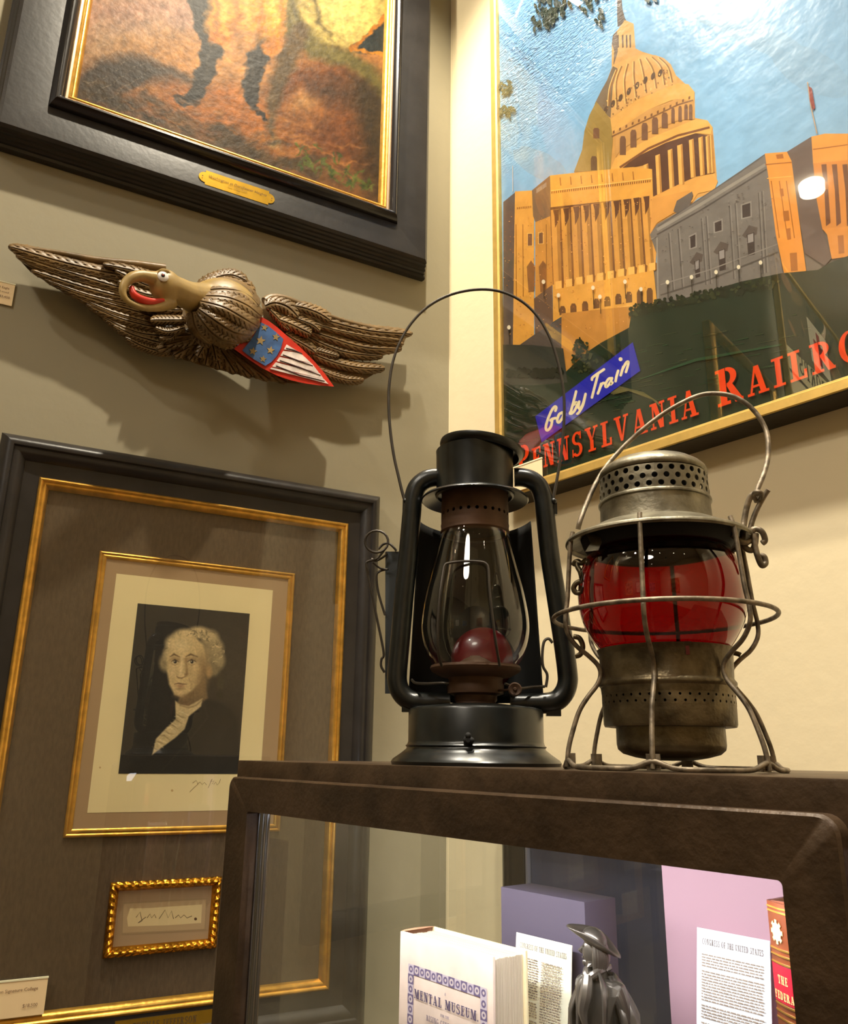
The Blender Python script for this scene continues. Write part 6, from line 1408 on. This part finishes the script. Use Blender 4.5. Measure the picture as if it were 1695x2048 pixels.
# left-hand latch: bent tongue and hooked wire
mb = MB(); ts = [R_.pt(*c2(x, y), d) for x, y, d in ((230, 770, .035), (300, 775, .04), (306, 808, .045), (290, 850, .05), (224, 858, .046), (250, 815, .042), (240, 790, .04))]
mb.add(ts + [p - R_.e2 * .0012 for p in ts], [(0, 1, 2, 5, 6), (2, 3, 4, 5), (11, 12, 7, 8, 9)[::-1], (9, 12, 11, 10)] + [(i, i + 7, (i + 1) % 7 + 7, (i + 1) % 7) for i in range(7)]); mb.build('latch_tongue', PW, red)
rwire('latch_wire', [(190, 900, .01), (185, 930, .012), (200, 960, .014), (205, 1000, .014), (180, 1015, .014), (166, 1040, .014), (178, 1062, .014), (200, 1058, .014), (206, 1030, .014)], .0022, PK)
rwire('latch_wire', [(165, 925, .008), (178, 908, .01), (205, 915, .012), (232, 900, .012), (240, 925, .012)], .0022, PK)
rwire('waist_hook', [(165, 1282, .0), (195, 1290, 0), (212, 1330, 0), (200, 1370, 0), (175, 1380, 0)], .0022, PK)
rwire('waist_hook', [(950, 1360, -.02), (985, 1368, -.02), (1000, 1375, -.02)], .0020, PK)

# ================================================================== the rest of the room (seen in reflections)
random.seed(21)
mirror = lambda x, y: (lambda p, v: (p, Vector((v.x, -v.y, v.z))))(hit(x, y, (0, 1, 0), WALLY - .05), ray(x, y))
# relief-corps poster farther along the left wall
m0, m1, n0, n1 = -4.25, -2.80, 3.30, 4.12
root = thing('corps_poster', LW((m0 + m1) / 2, n0, 0), 'wide cream poster with a red cross reading MOTOR CORPS, farther along the left wall', 'poster')
mb = MB(); frame_mesh(mb, LW, m0, m1, n0, n1, [(0, .001), (0, .030), (.022, .030), (.023, .016)], 0); mb.build('frame', M['gold_pale'], root)
art = Art(lambda s, z, l: LW(s, z, .018 + l), None)
art.poly([(m0, n0), (m1, n0), (m1, n1), (m0, n1)], (232, 214, 170), raw=True)
art.poly([(m0, 3.72), (m1, 3.60), (m1, n1), (m0, n1)], (92, 78, 58), raw=True)
for k in range(24):
    x = random.uniform(m0, m1 - .2); z = random.uniform(3.76, 4.05); art.ell(x, z, random.uniform(.03, .14), random.uniform(.01, .05), random.choice([(120, 96, 66), (60, 56, 48), (206, 180, 150), (150, 110, 80)]), raw=True, n=16, rot=random.uniform(-1, 1))
art.poly([(-3.72, 3.70), (-3.34, 3.70), (-3.34, 3.98), (-3.72, 3.98)], (244, 232, 206), raw=True)
for a, b in ((.035, .105), (.105, .035)): art.poly([(-3.53 - a, 3.84 - b), (-3.53 + a, 3.84 - b), (-3.53 + a, 3.84 + b), (-3.53 - a, 3.84 + b)], (150, 24, 34), raw=True)
P, w = word_polys('MOTOR CORPS', .18); art.text(P, (-4.20, 3.52), (1.14 / w, 0), (0, .12), (74, 60, 42), raw=True)
art.poly([(m0, 3.455), (m1, 3.455), (m1, 3.475), (m0, 3.475)], (74, 60, 42), raw=True)
art.mb.build('poster_print', M['paint'], root)
def simple_picture(W, s0, s1, z0, z1, label, fm, c1_, c2_, lights=3):
    rt = thing('framed_picture', W((s0 + s1) / 2, z0, 0), label, 'picture')
    mb = MB(); frame_mesh(mb, W, s0, s1, z0, z1, [(0, .001), (0, .03)] + roundp(0, .03, .05, .028, .012, 6) + [(.051, .014)], 0); mb.build('frame', fm, rt)
    mb = MB(); panel(mb, W, s0 + .04, s1 - .04, z0 + .04, z1 - .04, .008, .016); mb.build('picture', pm('picture_ground', c1_, .7, col2=c2_, vscale=4), rt)
simple_picture(LW, -2.55, -1.75, 2.25, 3.25, 'gilt framed picture on the left wall, second from the corner', M['gold'], (150, 130, 96), (80, 74, 60))
simple_picture(LW, -1.72, -1.10, 1.2, 2.0, 'black framed grey print low on the left wall, out past the portrait', M['black_wood'], (206, 200, 186), (120, 112, 100))
BW = lambda s, z, d: Vector((s, LE.y + d, z)); SW = lambda s, z, d: Vector((3.2 - d, s, z))
simple_picture(BW, -1.4, -.5, 1.3, 2.5, 'gilt framed brown picture at the left end of the back wall', M['gold'], (206, 190, 150), (110, 90, 60))
simple_picture(BW, -.1, .7, 1.4, 2.4, 'black framed pale document in the middle of the back wall', M['black_wood'], (236, 226, 200), (190, 176, 150))
simple_picture(BW, 1.2, 2.4, 1.3, 2.3, 'wide gilt framed blue picture at the right end of the back wall', M['gold'], (90, 110, 140), (180, 190, 190))
simple_picture(SW, -2.6, -1.5, 1.3, 2.5, 'gilt framed red-brown picture on the side wall', M['gold'], (150, 70, 50), (210, 170, 110))
# track spotlights: one lamp head per beam, hung from the ceiling
for i, o in enumerate(spot_lights):
    p = Vector(SPOTS[i][0]); ax = (Vector(SPOTS[i][1]) - p).normalized()
    where = ['above the carved eagle', 'above the railway poster', 'right of the viewer', 'over the viewer', 'facing the corps poster', 'before the back wall at its left', 'facing the side wall', 'far right near the cream wall', 'before the back wall at its middle'][i]
    t = thing('track_spotlight', (p.x, p.y, CEIL), 'small black ceiling spotlight, the one ' + where, 'spotlight', 'ceiling track spotlights')
    mb = MB(); mb.tube([Vector((p.x, p.y, CEIL)), Vector((p.x, p.y, CEIL - .02)), p - ax * .06], .008, 8); mb.build('stem', M['black_gloss'], t)
    mb = MB(); mb.lathe(p - ax * .10, [(0, 0), (.03, .002), (.042, .012), (.046, .11), (.052, .125), (.050, .125), (.043, .11), (.040, .055), (0, .050)], 32, axis=ax); mb.build('lamp_head', M['black_gloss'], t)
    mb = MB(); mb.lathe(p - ax * .044, [(0, 0), (.036, 0), (.038, -.004)], 28, axis=ax); mb.build('bulb_face', LAMP, t)
    o.parent = t; o.location = Vector(SPOTS[i][0]) + ax * .028 - t.location
# round ceiling downlights (small bright points in the glass globes)
q = 0
for (x, y) in [(-1.5, -2.6), (-.9, -.9), (-.3, -1.0), (.4, -1.1), (1.0, -1.2), (-1.2, -1.9), (-.2, -1.9), (.6, -3.2), (1.5, -3.4), (1.7, -.6)]:
    names = ['in the far left corner', 'nearest the left wall', 'second from the left wall', 'third from the left wall', 'fourth from the left wall', 'leftmost of the middle pair', 'right of the middle pair', 'left of the two by the back wall', 'right of the two by the back wall', 'near the far right corner']
    t = thing('downlight', (x, y, CEIL), 'small round recessed ceiling downlight, ' + names[q], 'ceiling light', 'recessed ceiling downlights'); q += 1
    mb = MB(); mb.lathe((x, y, CEIL - .012), [(.028, 0), (.040, .002), (.042, .012)], 32); mb.build('trim_ring', M['ceiling'], t)
    mb = MB(); mb.lathe((x, y, CEIL - .006), [(0, 0), (.028, 0)], 28); mb.build('lens', LAMP, t)
# flat round ceiling lamp that shows as a pale oval in the poster acrylic
p0, v0 = mirror(1622, 372); tt = (CEIL - .01 - p0.z) / v0.z; cl = p0 + v0 * tt
t = thing('drum_ceiling_light', (cl.x, cl.y, CEIL), 'flat round white ceiling lamp', 'ceiling light')
mb = MB(); mb.lathe((cl.x, cl.y, CEIL - .05), [(0, 0), (.045, 0), (.055, .006), (.058, .05)], 48); mb.build('diffuser', pm('opal_diffuser', (255, 250, 240), .5, emit=((255, 244, 220), 9)), t)
# large round ceiling light behind the viewer
t = thing('ceiling_light_panel', (0.6, -2.2, CEIL), 'large round ceiling light panel behind the viewer', 'ceiling light')
mb = MB(); mb.lathe((.6, -2.2, CEIL - .02), [(0, 0), (.40, 0), (.42, .006), (.42, .02)], 48); mb.build('diffuser', pm('panel_diffuser', (255, 250, 240), .5, emit=((255, 240, 215), 7)), t)
panel_light.parent = t; panel_light.location = Vector((0.6, -2.2, CEIL - .03)) - t.location
strip_light.parent = case; strip_light.location = strip_light.location - case.location
glare_glow.parent = arm; glare_glow.location = LW(-.39, 3.678, .155) - ORG[arm.name]
